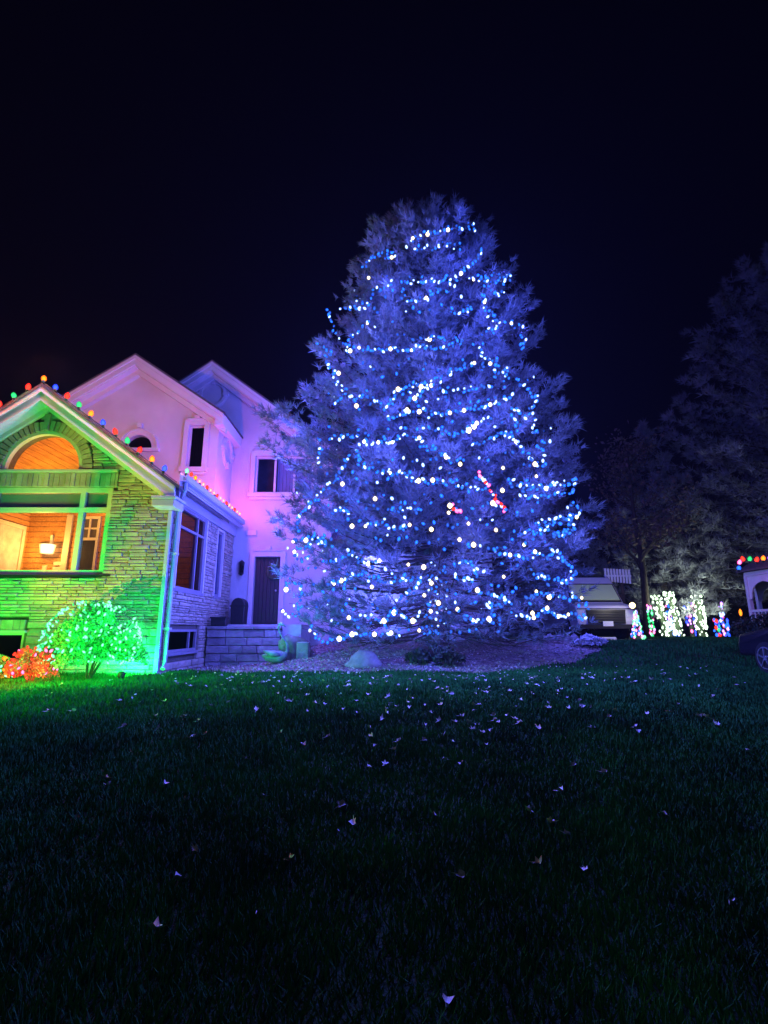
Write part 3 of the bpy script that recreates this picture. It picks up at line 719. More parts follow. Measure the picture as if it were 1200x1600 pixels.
# swan ornament
q = PG(425, 1044); sz = q.z
swn = thing('swan_ornament', 'pale green swan garden ornament with a long curved neck on the mulch', 'garden ornament', (q.x, q.y+.6, ground(q.x, q.y+.6)))
X0, Y0, Z0 = q.x, q.y+.6, ground(q.x, q.y+.6)
bm = MB().tube([(X0-.48, Y0, Z0+.24), (X0-.36, Y0, Z0+.2), (X0-.15, Y0, Z0+.19), (X0+.08, Y0, Z0+.2), (X0+.2, Y0, Z0+.24), (X0+.27, Y0, Z0+.3)], [.02, .1, .17, .17, .11, .06], 12)
bm.build('body', M['swan'], swn, smooth=True)
MB().tube([(X0+.2, Y0, Z0+.2), (X0+.29, Y0, Z0+.34), (X0+.25, Y0, Z0+.55), (X0+.12, Y0, Z0+.74), (X0+.02, Y0, Z0+.9), (X0-.02, Y0, Z0+1.02), (X0+.03, Y0, Z0+1.09)], [.09, .06, .045, .04, .037, .036, .045], 8).build('neck', M['swan'], swn, smooth=True)
MB().tube([(X0-.02, Y0, Z0+1.08), (X0+.05, Y0, Z0+1.11), (X0+.12, Y0, Z0+1.08), (X0+.2, Y0, Z0+1.03)], [.04, .055, .04, .012], 8).build('head', M['swan'], swn, smooth=True)
for s in (-1, 1): MB().tube([(X0+.1, Y0+s*.14, Z0+.26), (X0-.15, Y0+s*.19, Z0+.28), (X0-.42, Y0+s*.12, Z0+.36)], [.05, .09, .015], 8).build('wing', M['swan'], swn, smooth=True)

for o_ in swn.children: pass
swn.scale = (.8, .8, .86)

# ------------------------------------------------------------------ conifers
def conifer(name, label, loc, H, prof, zb, step, nb, mat_n, wood, tl=.16, tw=.013, nn=12, dens=1., sq=1., low=None, nparts=0, ycut=None, zs=.16, up=.35, group=None, seed=1, tip=0):
    """prof: list of (height, radius)"""
    rnd = random.Random(seed); X, Y, Z = loc
    t = thing(name, label, 'tree', loc, group)
    hs, rs = zip(*prof); Rr = lambda h: float(np.interp(h, hs, rs))
    MB().tube([(X+.05*math.sin(i), Y+.05*math.cos(i*1.3), Z-.2+(H+.1)*i/10) for i in range(11)], [max(.02, (.26*H/13)*(1-i/10.3)**.8) for i in range(11)], 10).build('trunk', M[wood], t, smooth=True)
    C = []; D = []; boughs = []; z = zb; k = 0
    while z < H-.15:
        n = max(3, int(nb*(Rr(z)/max(rs))**.5))
        for i in range(n):
            az = 2*math.pi*(i+rnd.random()*.8)/n+k*1.1; L = Rr(z)*rnd.uniform(.70, 1.05)
            if rnd.random() < .14: L *= 1.1
            if name == 'spruce_tree' and 4.6 < z < 6.3 and math.cos(az) < -.8: L *= 1.2
            rise = L*(-.02+.75*(z/H)**1.3)+rnd.uniform(-.12, .12)
            z0 = max(.5, z-rise*.8)
            ca, sa = math.cos(az), math.sin(az)*sq
            if ycut is not None and Y+sa*L > ycut and L > .1: L = max(.3, (ycut-Y)/max(sa, .01))
            pth = []
            for j in range(7):
                s = j/6; sag = -.16*L*math.sin(s*math.pi)*(1-z/H)*.6
                wg = rnd.gauss(0, .035*L)*s*(1-s*.3); pth.append(Vector((X+ca*L*s-sa*wg, Y+sa*L*s+ca*wg, Z+z0+(z-z0)*s**1.2+sag+.05*L*s**4+rnd.gauss(0, .022*L)*s)))
            boughs.append((z, pth, L))
            if low and z < low[0]:
                s0, dn = low[1], low[2]*dens
            else: s0, dn = .3, dens
            s = s0
            while s < 1.02:
                p = pth[min(5, int(s*6))].lerp(pth[min(6, int(s*6)+1)], min(1, s*6-min(5, int(s*6))))
                for sd in (-1, 1, 0):
                    if rnd.random() > dn: continue
                    tlg = (.16+.62*(1-s)*min(1, L/3))*rnd.uniform(.6, 1.15) if sd else .12
                    ang = az+sd*rnd.uniform(.6, 1.15)
                    dx, dy = math.cos(ang), math.sin(ang)*sq; dz = rnd.uniform(-.15, .3)
                    q = 0.
                    while q <= tlg:
                        C.append((p.x+dx*q+rnd.gauss(0, .02), p.y+dy*q+rnd.gauss(0, .02), p.z+dz*q+rnd.gauss(0, .03))); D.append((dx+ca*.3, dy+sa*.3, dz+up+.4*(z/H))); q += zs
                s += zs/max(L, .5)
            if tip and not (low and z < low[0] and rnd.random() < .65):
                e = pth[-1]
                for q in range(tip):
                    o_ = Vector((rnd.gauss(0, .11), rnd.gauss(0, .11), abs(rnd.gauss(0, .12)))); b_ = rnd.uniform(0, .45)
                    C.append((e.x-ca*b_+o_.x, e.y-sa*b_+o_.y, e.z-.05+o_.z)); D.append((ca*.6+o_.x*3, sa*.6+o_.y*3, up+.5))
        z += step*rnd.uniform(.8, 1.2); k += 1
    # leader tufts
    for i in range(90):
        h = rnd.uniform(-1.3, .12); a = rnd.uniform(0, 6.28); r = max(.03, -h*.4)*rnd.random()
        C.append((X+r*math.cos(a), Y+r*math.sin(a), Z+H+h)); D.append((math.cos(a)*.5, math.sin(a)*.5, 1.3))
    boughs.sort(key=lambda b: b[0]); rest = MB()
    for i, (z, pth, L) in enumerate(boughs):
        r0 = .012+.006*L; rad = [r0*(1-j/6.5) for j in range(7)]
        if i < nparts:
            mb = MB().tube(pth, rad, 5)
            for j in (2, 3, 3, 4, 4, 5):
                for s in (-1, 1):
                    d = (pth[j+1]-pth[j-1]).normalized(); sd = Vector((-d.y, d.x, 0))*s
                    e = pth[j]+(d+sd*R_(.6, 1.)).normalized()*R_(.4, .9)*(L/4)+Vector((0, 0, R_(-.2, .15)))
                    mb.tube([pth[j], pth[j].lerp(e, .5)+Vector((0, 0, -.03)), e], [rad[j]*.5, rad[j]*.35, .005], 3)
            mb.build('branch', M[wood], t)
        else: rest.tube(pth, rad, 4, cap=False)
    rest.build('branches', M[wood], t, kind='stuff')
    V = tufts(np.array(C), np.array(D), nn, tl, tw, .55)
    np_tris('needle_foliage', V, M[mat_n], t, kind='stuff')
    return t, len(V)//3
TX, TY, SQ = 1.27, 12.6, .78
TG = ground(TX, TY)
k_ = .955
PR = [(0, 3.1), (.55, 3.25), (1.2, 3.6), (2.0, 3.85), (3.2, 3.95), (4.4, 3.75), (6.0, 3.45), (8.2, 2.85), (10.4, 2.25), (11.4, 1.85), (11.9, 1.5), (12.2, 1.1), (12.5, .4)]
PR = [(a, b) for a, b in PR]
HT = 12.5
def treeR(z): return float(np.interp(z-TG, [p[0] for p in PR], [p[1] for p in PR]))
tree, nt_ = conifer('spruce_tree', 'huge conifer wrapped in blue and white lights in front of the house', (TX, TY, TG), HT, PR, .75, .40, 18, 'needle', 'bark', tl=.19, tw=.019, nn=13, dens=.9, sq=SQ, tip=14, low=(2.8, .6, .5), nparts=60, ycut=15.45, zs=.17)
print('tree tris', nt_)
# lit strings on the tree: each a thing with its cable and bulbs; laid over the crown's front surface
def surf(px, py, out=.42):
    r, f, u = ray(px, py); best = None
    for i in range(260):
        Yv = 7.5+i*.03; k = Yv/f; x, z = r*k, EYE+u*k
        Rz = treeR(z)+out if z < TG+HT else .35
        d = math.hypot(x-TX, (Yv-TY)/SQ)/max(Rz, .3)
        if d <= 1: return Vector((x, Yv, z))
        if best is None or d < best[0]: best = (d, Vector((x, Yv, z)))
    return best[1]
LAMPS = []
def tree_string(label, pts, space=4.4, pal=(('blue', .50), ('cyan', .28), ('dim', .22)), place=None, jit=3.4, zfloor=True, group='blue string lights on the big conifer', cat='string lights', lamps=True):
    place = place or surf; P3 = []; acc = 0
    for i in range(len(pts)-1):
        a, b = pts[i], pts[i+1]; L = math.dist(a, b)
        while acc < L:
            s = acc/L; sag = 1.5*math.sin(s*math.pi)
            p = place(a[0]+(b[0]-a[0])*s+R_(-jit, jit), a[1]+(b[1]-a[1])*s+sag+R_(-jit, jit))
            p.y += R_(-.12, .06); p.z = max(p.z, ground(p.x, p.y)+.06); P3.append(p); acc += space*R_(.75, 1.25)
        acc -= L
    t = thing('string_lights', label, cat, P3[0], group)
    cab = MB()
    for i in range(0, len(P3)-1): cab.tube([P3[i]+Vector((0, .02, .02)), P3[i+1]+Vector((0, .02, .02))], .004, 3, cap=False)
    cab.build('cable', M['plastic'], t)
    for i, p in enumerate(P3):
        r = random.random(); c = pal[-1][0]
        for n_, w_ in pal:
            if r < w_: c = n_; break
            r -= w_
        o = link('bulb', MINI[c], t, p-P3[0]); s = R_(.75, 1.2); o.scale = (s, s, s); o.rotation_euler = (R_(-1.2, 1.2), R_(-1.2, 1.2), 0)
        if lamps and i % 11 == 4: LAMPS.append((p+Vector((R_(-.1, .1), -.22, 0)), t))
    return t
TS = [
 ('topmost row of blue lights near the tip of the tree', [(637,382),(649,372),(668,365),(699,359),(726,355),(741,351),(741,366)]),
 ('short sparse row of bulbs just under the topmost row', [(645,392),(666,388),(691,384),(707,382),(722,388)]),
 ('blue lights curling over the upper left shoulder of the tree', [(568,417),(580,405),(599,392),(618,397),(603,409)]),
 ('blue row crossing under the tip then climbing at the right shoulder', [(628,438),(645,442),(662,438),(687,436),(712,434),(722,424),(747,405),(749,388)]),
 ('hooked strand of bulbs in the upper middle of the crown', [(629,451),(630,467),(645,470),(666,465),(678,455),(712,447)]),
 ('strand running down to the upper left edge from under the left shoulder', [(612,442),(603,449),(582,455),(576,474),(545,484),(532,478)]),
 ('few bulbs hanging at the outermost upper left tip', [(512,484),(518,497),(524,516)]),
 ('long strand sweeping from the left edge across the crown at about upper third', [(574,505),(562,518),(547,530),(541,549),(562,545),(587,549),(610,545),(643,547),(670,531),(690,528)]),
 ('short row right of the upper third sweep', [(655,548),(687,542),(712,540),(726,530)]),
 ('dense triangle of bulbs on the upper right shoulder', [(739,436),(766,432),(797,428),(789,447),(778,463),(764,451),(749,436),(760,441),(780,440)]),
 ('strand dropping from the right shoulder triangle', [(751,459),(757,472),(764,492),(776,492),(780,507),(766,509),(774,524)]),
 ('short vertical strand at the right edge below the shoulder', [(799,505),(812,513),(818,530),(814,549)]),
 ('few scattered bulbs centre right above the middle', [(707,488),(728,488),(739,476)]),
 ('loop of blue lights down the left edge of the upper crown', [(499,540),(520,551),(510,559),(516,572),(522,584),(528,605),(545,613)]),
 ('long strand zigzagging from the left edge up to the centre right', [(520,632),(541,613),(557,626),(570,613),(595,634),(610,632),(620,609),(653,601),(670,601),(707,580),(741,567),(766,567)]),
 ('zigzag cluster right of centre above the middle', [(753,540),(749,559),(778,563),(774,588),(795,580),(787,605)]),
 ('wavy strand at mid height across the centre', [(632,613),(647,624),(670,605),(691,609),(728,609),(757,603),(772,605)]),
 ('curling strand along the right edge at mid height', [(807,592),(820,605),(841,626),(830,634),(832,655),(830,672),(841,676)]),
 ('strand across the middle of the crown ending at the right', [(603,655),(632,647),(637,640),(655,642),(691,647),(703,645),(724,640),(766,632),(795,622)]),
 ('strand just below the middle rising to the right', [(655,668),(687,672),(703,676),(726,674),(745,661),(770,651)]),
 ('short hook of bulbs right of centre below the middle', [(782,674),(807,676),(800,638),(824,647)]),
 ('short vertical strand at the left edge below the middle', [(498,686),(500,703),(500,723)]),
 ('strand falling from left of centre towards the middle', [(517,686),(535,682),(559,680),(569,690),(591,691),(613,690),(632,680),(658,684),(658,695),(671,701),(697,714),(719,724)]),
 ('diagonal strand running down to the lower left edge', [(546,712),(535,731),(524,747),(513,762),(498,777),(485,790),(465,807),(465,829)]),
 ('long nearly level strand across the lower middle of the crown', [(559,697),(561,727),(576,729),(587,736),(611,739),(632,742),(654,751),(676,751),(702,755),(723,761),(741,764),(758,766)]),
 ('zigzag strand down the right side below the middle', [(738,695),(767,688),(784,677),(806,690),(823,708),(836,725),(849,731),(847,708),(842,690),(858,692)]),
 ('thick tangle of bulbs on the right bough', [(797,747),(801,760),(819,751),(832,762),(853,764),(866,753),(888,757),(897,747),(897,768),(866,773),(845,777),(823,775),(812,768),(838,757),(862,762)]),
 ('folded strand at the far right bough below the tangle', [(838,814),(858,812),(879,809),(901,807),(905,790),(890,788),(890,820),(879,838),(858,827),(836,833),(823,831),(801,831)]),
 ('second folded strand among the far right boughs', [(842,822),(862,818),(884,812),(896,822),(880,830),(858,836)]),
 ('sparse row crossing left of centre in the lower crown', [(606,796),(637,796),(660,799)]),
 ('short bright row left of the trunk in the lower crown', [(576,820),(593,816),(611,822),(628,826),(639,820)]),
 ('short row of bulbs at the left below the diagonal strand', [(520,799),(537,794),(548,801)]),
 ('cluster of bulbs on the lower left bough', [(459,842),(478,844),(489,835),(500,848),(509,851),(507,838),(490,846),(476,857),(459,861),(468,877),(485,870)]),
 ('sparse row above the bare lower branches left of the trunk', [(507,877),(524,874),(550,868),(572,881),(593,877)]),
 ('wavy strand along the lower right boughs', [(771,859),(797,868),(823,872),(836,861),(853,872),(862,857),(873,868),(888,881),(901,894),(888,909),(871,907),(858,903),(832,896)]),
 ('small square loop of bulbs just right of the trunk', [(710,885),(728,874),(745,890),(743,903),(715,903),(712,890)]),
 ('sparse strand through the bare branches left of the trunk', [(511,911),(533,907),(567,894),(593,905),(611,911),(621,905),(654,905)]),
 ('short diagonal line of bulbs on a bare branch left of the trunk', [(621,935),(632,929),(645,918),(656,907)]),
 ('loop of bulbs hanging beside the front door at the lower left edge', [(446,920),(452,907),(472,916),(470,933),(468,946),(468,959),(450,963),(442,955)]),
 ('bottom strand left of the trunk touching the mulch', [(485,978),(498,1000),(520,1000),(530,998),(550,991),(585,991),(611,989),(624,994)]),
 ('sparse strand near the ground left of the trunk', [(546,965),(567,963),(580,961),(600,970),(615,957),(645,970),(656,959)]),
 ('sparse strand near the ground right of the trunk', [(715,952),(736,970),(764,968),(777,970),(762,944),(797,937),(775,931),(745,922)]),
 ('strand along the lowest boughs at the far right', [(801,959),(834,965),(853,950),(871,963),(892,959),(914,965),(912,946),(897,933),(879,935),(840,924),(819,937)]),
]
for lab, pts in TS: tree_string(lab, pts)
lev = [(440, 610, 760), (480, 560, 770), (520, 590, 800), (575, 560, 800), (625, 560, 820), (665, 520, 830), (715, 560, 840), (740, 500, 780), (790, 480, 860), (812, 530, 800), (850, 470, 850), (890, 480, 860), (915, 470, 880), (945, 480, 860), (975, 520, 800)]
wd = ['highest', 'second highest', 'third highest', 'fourth', 'fifth', 'sixth', 'seventh', 'eighth', 'ninth', 'tenth', 'eleventh', 'twelfth', 'third lowest', 'second lowest', 'lowest']
for (yy, xa, xb), w_ in zip(lev, wd):
    tree_string('thin scattering of deep blue bulbs across the crown, %s of the fifteen loose rows' % w_, [(xa+(xb-xa)*i/9, yy+R_(-14, 14)) for i in range(10)], 15, (('blue', .45), ('dim', .4), ('cyan', .15)), jit=9, group='loose rows of deep blue bulbs on the conifer', lamps=False)
# trunk wrap
def on_trunk(px, py):
    p = P(px, py, TY-.55); return p
tree_string('lights wound round the lower trunk of the big conifer', [(673,880),(697,890),(667,900),(697,910),(665,921),(699,931),(663,942),(697,952),(661,962),(699,972),(664,980),(690,990),(668,992),(655,986)], 8, place=on_trunk, jit=1.5)
# steady white bulbs: one long run of larger bulbs
wh = [(668,366),(700,359),(645,372),(720,427),(740,437),(666,465),(757,472),(612,402),(576,434),(671,530),(643,547),(610,545),(799,505),(547,548),(561,543),(574,505),(741,567),(766,568),(529,583),(658,604),(674,602),(622,608),(648,622),(557,634),(636,640),(655,643),(703,645),(725,641),(766,632),(733,671),(741,667),(745,661),(733,674),(655,684),(591,691),(569,690),(613,691),(697,714),(719,725),(806,690),(836,725),(610,739),(654,751),(676,750),(786,731),(535,756),(586,779),(785,766),(770,786),(703,790),(701,801),(550,822),(571,822),(640,820),(674,827),(718,843),(740,851),(732,818),(775,828),(797,867),(836,862),(638,882),(662,886),(575,881),(593,876),(478,844),(460,862),(533,907),(522,912),(581,917),(746,922),(674,911),(787,901),(838,924),(858,933),(715,952),(616,957),(545,965),(600,970),(645,970),(739,969),(764,967),(834,965),(855,950),(872,963),(530,998),(447,921),(484,985),(458,846),(663,930),(685,942),(673,955),(655,985),(550,991),(611,989),(585,991),(442,955),(832,958),(888,960),(909,934),(819,851),(901,808),(838,744),(853,763)]
wt = thing('string_lights', 'larger round warm white bulbs scattered all over the big conifer', 'string lights', (TX, TY, TG))
ow = offset_of(wt)
for i, (a, b_) in enumerate(wh):
    p = surf(a, b_, .5); p.z = max(p.z, ground(p.x, p.y)+.06); o = link('bulb', BIGW, wt, p-ow); s = R_(.75, 1.3); o.scale = (s, s, s)
BL2 = (.09, .10, 1.)
# a few strings on the back and sides, out of this view
for j in range(7):
    zz = TG+1.5+j*1.5; rr = treeR(zz); pts3 = [Vector((TX+rr*math.cos(t), TY+rr*SQ*math.sin(t), zz+.2*math.sin(t*4))) for t in [math.pi*(.08+.84*i/24) for i in range(25)]]
    t = thing('string_lights', 'blue lights across the back of the conifer, row %s from the ground' % ('first', 'second', 'third', 'fourth', 'fifth', 'sixth', 'seventh')[j], 'string lights', pts3[0], 'blue string lights on the big conifer')
    for i, p in enumerate(pts3): link('bulb', MINI['blue' if i % 2 else 'cyan'], t, p-pts3[0])
    for a_ in (.62, .95, 1.07) if j < 5 else (.8,):
        lamp('bulb_light', (TX+(rr+.25)*math.cos(math.pi*a_), TY+(rr+.25)*SQ*math.sin(math.pi*a_), zz), BL2, 130, .12)
    lamp('bulb_light', (TX+(rr+.2)*math.cos(.12), TY+(rr+.2)*SQ*math.sin(.12), zz), BL2, 70, .12)
    lamp('bulb_light', (TX+(rr+.2)*math.cos(.5), TY+(rr+.2)*SQ*math.sin(.5), zz), BL2, 70, .12)
# light given off by the strings
BL = (.06, .085, 1.)
NL = len(LAMPS)
for i, (p, t) in enumerate(LAMPS):
    lamp('bulb_light', p, BL if i % 5 else (.25, .25, 1.), 34, .12, t)
# red strand and red cluster
q = [(748,737),(755,749),(762,756),(768,768),(774,777),(781,786),(787,796)]
tree_string('slanting strand of red and pink bulbs right of centre on the conifer', q+[(790,798)], 4.6, (('magenta', .5), ('red', .35), ('cyan', .15)), jit=1, group=None, lamps=False)
tree_string('tiny cluster of red bulbs in the middle of the conifer', [(708,790),(712,796),(718,799),(712,800)], 4, (('magenta', .7), ('red', .3)), jit=1.5, group=None, lamps=False)
for px, py in ((788, 796), (713, 796)): lamp('red_bulb_light', surf(px, py)+Vector((0, -.1, 0)), (1, .03, .2), 2.2, .05)

# ------------------------------------------------------------------ roof-line bulbs
def c9_string(label, pts, cols, group, meshes, watt, name='roof_string_lights', lampscale=1., up=.05, every=1):
    t = thing(name, label, 'string lights', pts[0], group)
    MB().tube([p+Vector((0, 0, -up)) for p in pts], .008, 5).build('cable', M['plastic'], t)
    CL = dict(red=(1, .07, .08), orange=(1, .3, .08), green=(.1, .6, .3), azure=(.15, .2, 1), magenta=(1, .05, .5), violet=(.5, .1, 1), pinkwarm=(1, .12, .35), mint=(.1, 1, .4), blue=(.05, .1, 1))
    for i, (p, c) in enumerate(zip(pts, cols)):
        if c is None: continue
        b = link('bulb', meshes[c], t, p-pts[0]+Vector((0, 0, .05)))
        b.rotation_euler = (R_(-.25, .25), R_(-.35, .35), 0)
        link('socket', SOCK, b)
        if i % every == 0: lamp('bulb_light', p+Vector((0, -.12, .34)), CL[c], watt*every, .05, t)
    return t
ry = YO-.02
def rk(x): return Vector((x, ry, PKZ+.14-abs(x-PKX)*SL))
cR = ['orange', 'azure', 'red', 'green', 'orange', 'azure', 'red', 'green', 'red', 'orange', 'azure']
xs_ = [PKX+.02+3.1*i/10.6 for i in range(11)]
c9_string('large multicoloured bulbs down the right slope of the green lit stone gable', [rk(x) for x in xs_], cR, None, C9, 34)
c9_string('large red and green bulbs up the left slope of the stone gable', [rk(PKX-.3-.29*i) for i in range(10)], ['red', 'green', 'red', 'orange', 'azure', 'green', 'red', 'orange', 'azure', 'red'], None, C9, 30)
cS = ['mint', 'red', 'orange']+['pinkwarm', 'pinkwarm', 'red']*6
pS = [Vector((XS+.36, YO+.2+i*.265, ZE+.24)) for i in range(17)]
c9_string('row of pinkish bulbs receding along the gutter of the side wall', pS, cS[:17], None, C9S, 11)

# ------------------------------------------------------------------ shrubs with net lights
def shrub(name, label, c, r, n, leaf, m, cat='shrub', stems=8, seed=1, shell=.55, group=None):
    rs = np.random.RandomState(seed); t = thing(name, label, cat, c, group)
    d = unit(rs.normal(0, 1, (n, 3))); d[:, 2] = np.abs(d[:, 2])*1.15-.35; rad = rs.uniform(shell, 1, (n, 1))**.6
    lump = 1+.16*np.sin(d[:, :1]*5+seed)+.14*np.sin(d[:, 2:3]*6+d[:, 1:2]*4+seed)
    C = np.array([0, 0, r[2]*.75])+d*rad*lump*np.array(r); C[:, 2] = np.maximum(C[:, 2], .02); C = C+np.array(c)
    mb = MB()
    for i in range(stems):
        a = rs.uniform(0, 6.28); s = rs.uniform(.4, .95)
        mb.tube([(c[0], c[1], c[2]-.05), (c[0]+.5*r[0]*s*math.cos(a), c[1]+.5*r[1]*s*math.sin(a), c[2]+r[2]*.7), (c[0]+r[0]*s*math.cos(a), c[1]+r[1]*s*math.sin(a), c[2]+r[2]*1.35)], [.022, .014, .005], 4)
    mb.build('stems', M['bark'], t, kind='stuff')
    np_tris('leaves', leafquads(C, leaf), M[m], t, verts_per=4, kind='stuff')
    return t
def net(label, c, r, n, pal, seed, watt, col, nl=5, meshes=None, sc=1., group=None):
    rs = random.Random(seed); t = thing('net_lights', label, 'string lights', c, group)
    for i in range(n):
        a = rs.uniform(math.pi*.98, math.pi*2.06); h = rs.uniform(-.35, .97); k = math.sqrt(max(0, 1-h*h))*1.03
        p = Vector((r[0]*k*math.cos(a), r[1]*k*math.sin(a)*1.02, max(.06, r[2]*.75+r[2]*h)))
        o = link('bulb', MINI[rs.choice(pal)], t, p); s = sc*rs.uniform(.8, 1.25); o.scale = (s, s, s*1.2); o.rotation_euler = (R_(-1, 1), R_(-1, 1), 0)
    for i in range(nl):
        a = math.pi*(1.08+.84*(i+.5)/nl); lamp('bulb_light', Vector(c)+Vector((r[0]*1.15*math.cos(a), (r[1]*1.25+.3)*math.sin(a), r[2]*(.35+.7*(i % 2)))), col, watt, .12, t)
    for i in range(nl):
        a = 6.28*(i+.3)/nl; lamp('bulb_light', Vector(c)+Vector((r[0]*.55*math.cos(a), r[1]*.55*math.sin(a), r[2]*(.4+.5*(i % 3)))), col, watt*.6, .1, t)
    return t
q = PG(150, 1066); gb = (P(143, 1000, 10.25).x, 10.25, ground(-5.6, 10.2)-.02)
gr_ = (.93, .5, .88)
shrub('lit_shrub', 'tall shrub covered in mint green net lights against the stone wall', gb, gr_, 15000, .032, 'shrub', seed=2)
net('mint green net lights over the tall shrub', gb, gr_, 230, ['mint', 'mint', 'green', 'mint'], 3, 40, (.01, 1., .10), 6, sc=.72)
rb = (P(52, 1040, 9.9).x, 9.9, ground(-6.7, 9.9)-.02); rr_ = (.42, .36, .40)
shrub('lit_shrub', 'small round shrub glowing with red lights left of the green one', rb, rr_, 4500, .026, 'redshrub', seed=4, stems=5)
net('red net lights on the small round shrub', rb, rr_, 60, ['red', 'red', 'red', 'magenta'], 5, 16, (1, .03, .01), 4, sc=.7)
yb = (P(-8, 1040, 9.8).x, 9.8, ground(-7.5, 9.9)-.02)
shrub('lit_shrub', 'small shrub with amber lights at the left edge of the lawn', yb, (.36, .34, .36), 3600, .026, 'shrub', seed=6, stems=5)
net('amber net lights on the shrub at the left edge', yb, (.36, .34, .36), 50, ['orange', 'orange', 'mint'], 7, 14, (1, .45, .03), 3, sc=.7)
# green floodlights on the lawn that wash the stone front
def flood(label, loc, target, col, watt, cone, blend=.6, gobo=False, stake=.1):
    t = thing('flood_lamp', label, 'flood lamp', loc)
    d = (Vector(target)-Vector(loc)).normalized(); c = Vector(loc)+Vector((0, 0, .1))
    MB().bar(Vector(loc)+Vector((0, 0, -stake)), c, .02, .02).build('stake', M['black'], t)
    MB().tube([c-d*.08, c-d*.05, c+d*.03, c+d*.04], [.03, .055, .07, .072], 12).build('housing', M['black'], t, smooth=True)
    l = lamp('flood_bulb', c+d*.07, col, watt, .03, t, 'SPOT'); l.data.spot_size = math.radians(cone); l.data.spot_blend = blend
    l.rotation_euler = d.to_track_quat('-Z', 'Y').to_euler()
    if gobo:
        l.data.use_nodes = True; n = l.data.node_tree; e = n.nodes['Emission']
        tcn = n.nodes.new('ShaderNodeTexCoord'); no = n.nodes.new('ShaderNodeTexNoise'); no.inputs['Scale'].default_value = 5.; no.inputs['Detail'].default_value = 2
        cr = n.nodes.new('ShaderNodeValToRGB'); n.links.new(tcn.outputs['Normal'], no.inputs['Vector']); n.links.new(no.outputs['Fac'], cr.inputs[0])
        cr.color_ramp.elements[0].position = .37; cr.color_ramp.elements[0].color = (.0, .9, .08, 1)
        cr.color_ramp.elements[1].position = .47; cr.color_ramp.elements[1].color = (1., .62, .10, 1); n.links.new(cr.outputs[0], e.inputs['Color'])
    return t
flood('small green flood lamp at the foot of the corner of the stone front', (-5.05, 10.3, ground(-5, 10.3)), (-5.15, 11.0, 1.7), (.005, 1., .12), 520, 165, .7)
flood('green flood lamp in the lawn beyond the left edge aimed at the gable', (-9.2, 8.6, ground(-9, 8.6)), (-7.7, 11, 3.0), (.003, 1., .06), 1150, 66, .9)
flood('two colour flood lamp in the lawn casting green and yellow patches on the stone', (-7.9, 7.6, ground(-7.9, 7.6)), (-5.7, 11, 4.4), (1, 1, 1), 880, 66, .8, True)

flood('green flood lamp on a tall stake beyond the left edge pointing across the lawn', (-8.6, 6.6, ground(-8.6, 6.6)+2.3), (-5.2, 9.4, .6), (.0, 1., .06), 1700, 66, 1., stake=2.4)
# ------------------------------------------------------------------ right-hand background
big = conifer('background_conifer', 'tall dark conifer at the right edge behind the gazebo', (22.3, 25.5, ground(19.5, 25)), 22, [(0, 7.6), (3, 8.4), (8, 8.0), (11, 7.2), (15, 5.6), (18, 4.), (22, 1.)], 2.6, .75, 16, 'needle2', 'bark', tl=.42, tw=.035, nn=10, dens=.85, tip=8, nparts=30, zs=.36, up=.5, seed=5)
conifer('background_conifer', 'dark conifer standing left of the tall one behind the light display', (14.6, 27, ground(14, 27)), 11.5, [(0, 2.6), (3, 3.1), (6, 2.5), (9, 1.5), (11.5, .2)], 1.2, .7, 10, 'needle2', 'bark', tl=.4, tw=.035, nn=10, dens=.85, tip=8, nparts=20, zs=.34, up=.5, seed=8)
conifer('background_conifer', 'low dark conifer beyond the van', (10.6, 31, ground(10, 30)), 9.0, [(0, 3.2), (3, 3.4), (6, 2.3), (9, .2)], .8, .7, 10, 'needle2', 'bark', tl=.4, tw=.035, nn=9, dens=.8, tip=8, nparts=10, zs=.36, up=.5, seed=9)
def bare_tree(name, label, loc, H, spread, m, nleaf, seed):
    rs = random.Random(seed); t = thing(name, label, 'tree', loc); X, Y, Z = loc; tips = []
    MB().tube([(X, Y, Z-.2), (X+.1, Y, Z+H*.3), (X-.05, Y, Z+H*.6), (X, Y, Z+H*.95)], [.2, .15, .09, .02], 8).build('trunk', M['bark'], t, smooth=True)
    for i in range(14):
        a = rs.uniform(0, 6.28); h = H*rs.uniform(.25, .85); L = spread*rs.uniform(.5, 1)*(1.1-h/H*.6)
        p0 = Vector((X, Y, Z+h)); p1 = p0+Vector((math.cos(a)*L*.5, math.sin(a)*L*.5, L*.45)); p2 = p0+Vector((math.cos(a)*L, math.sin(a)*L, L*.8))
        mb = MB().tube([p0, p1, p2], [.07, .04, .012], 5)
        for j in range(7):
            s = rs.uniform(.3, 1); b = p0.lerp(p2, s); e = b+Vector((rs.gauss(0, .6), rs.gauss(0, .6), rs.uniform(.2, .9))); mb.tube([b, e], [.018, .004], 3); tips += [b.lerp(e, .6), e]
        mb.build('branch', M['bark'], t)
    C = np.array([tips[rs.randrange(len(tips))]+Vector((rs.gauss(0, .28), rs.gauss(0, .28), rs.gauss(0, .25))) for _ in range(nleaf)])
    np_tris('leaves', leafquads(C, .10), M[m], t, verts_per=4, kind='stuff')
bare_tree('brown_leafed_tree', 'thin tree with sparse brown leaves left of the dark conifers', (12.3, 24.5, ground(12, 24)), 10.2, 2.6, 'brownleaf', 2600, 4)
for i, (x, y, r) in enumerate(((8.2, 36, 2.4), (16.5, 34, 3.), (22, 36, 3.2), (5.5, 34, 2.2))):
    shrub('background_shrub', ['dark shrub mass behind the van', 'dark shrub mass behind the light display', 'dark shrub mass at the far right', 'dark shrub mass beyond the garage end'][i], (x, y, ground(x, y)), (r, 1.6, r*.8), 5000, .13, 'hedge', seed=20+i, stems=6)
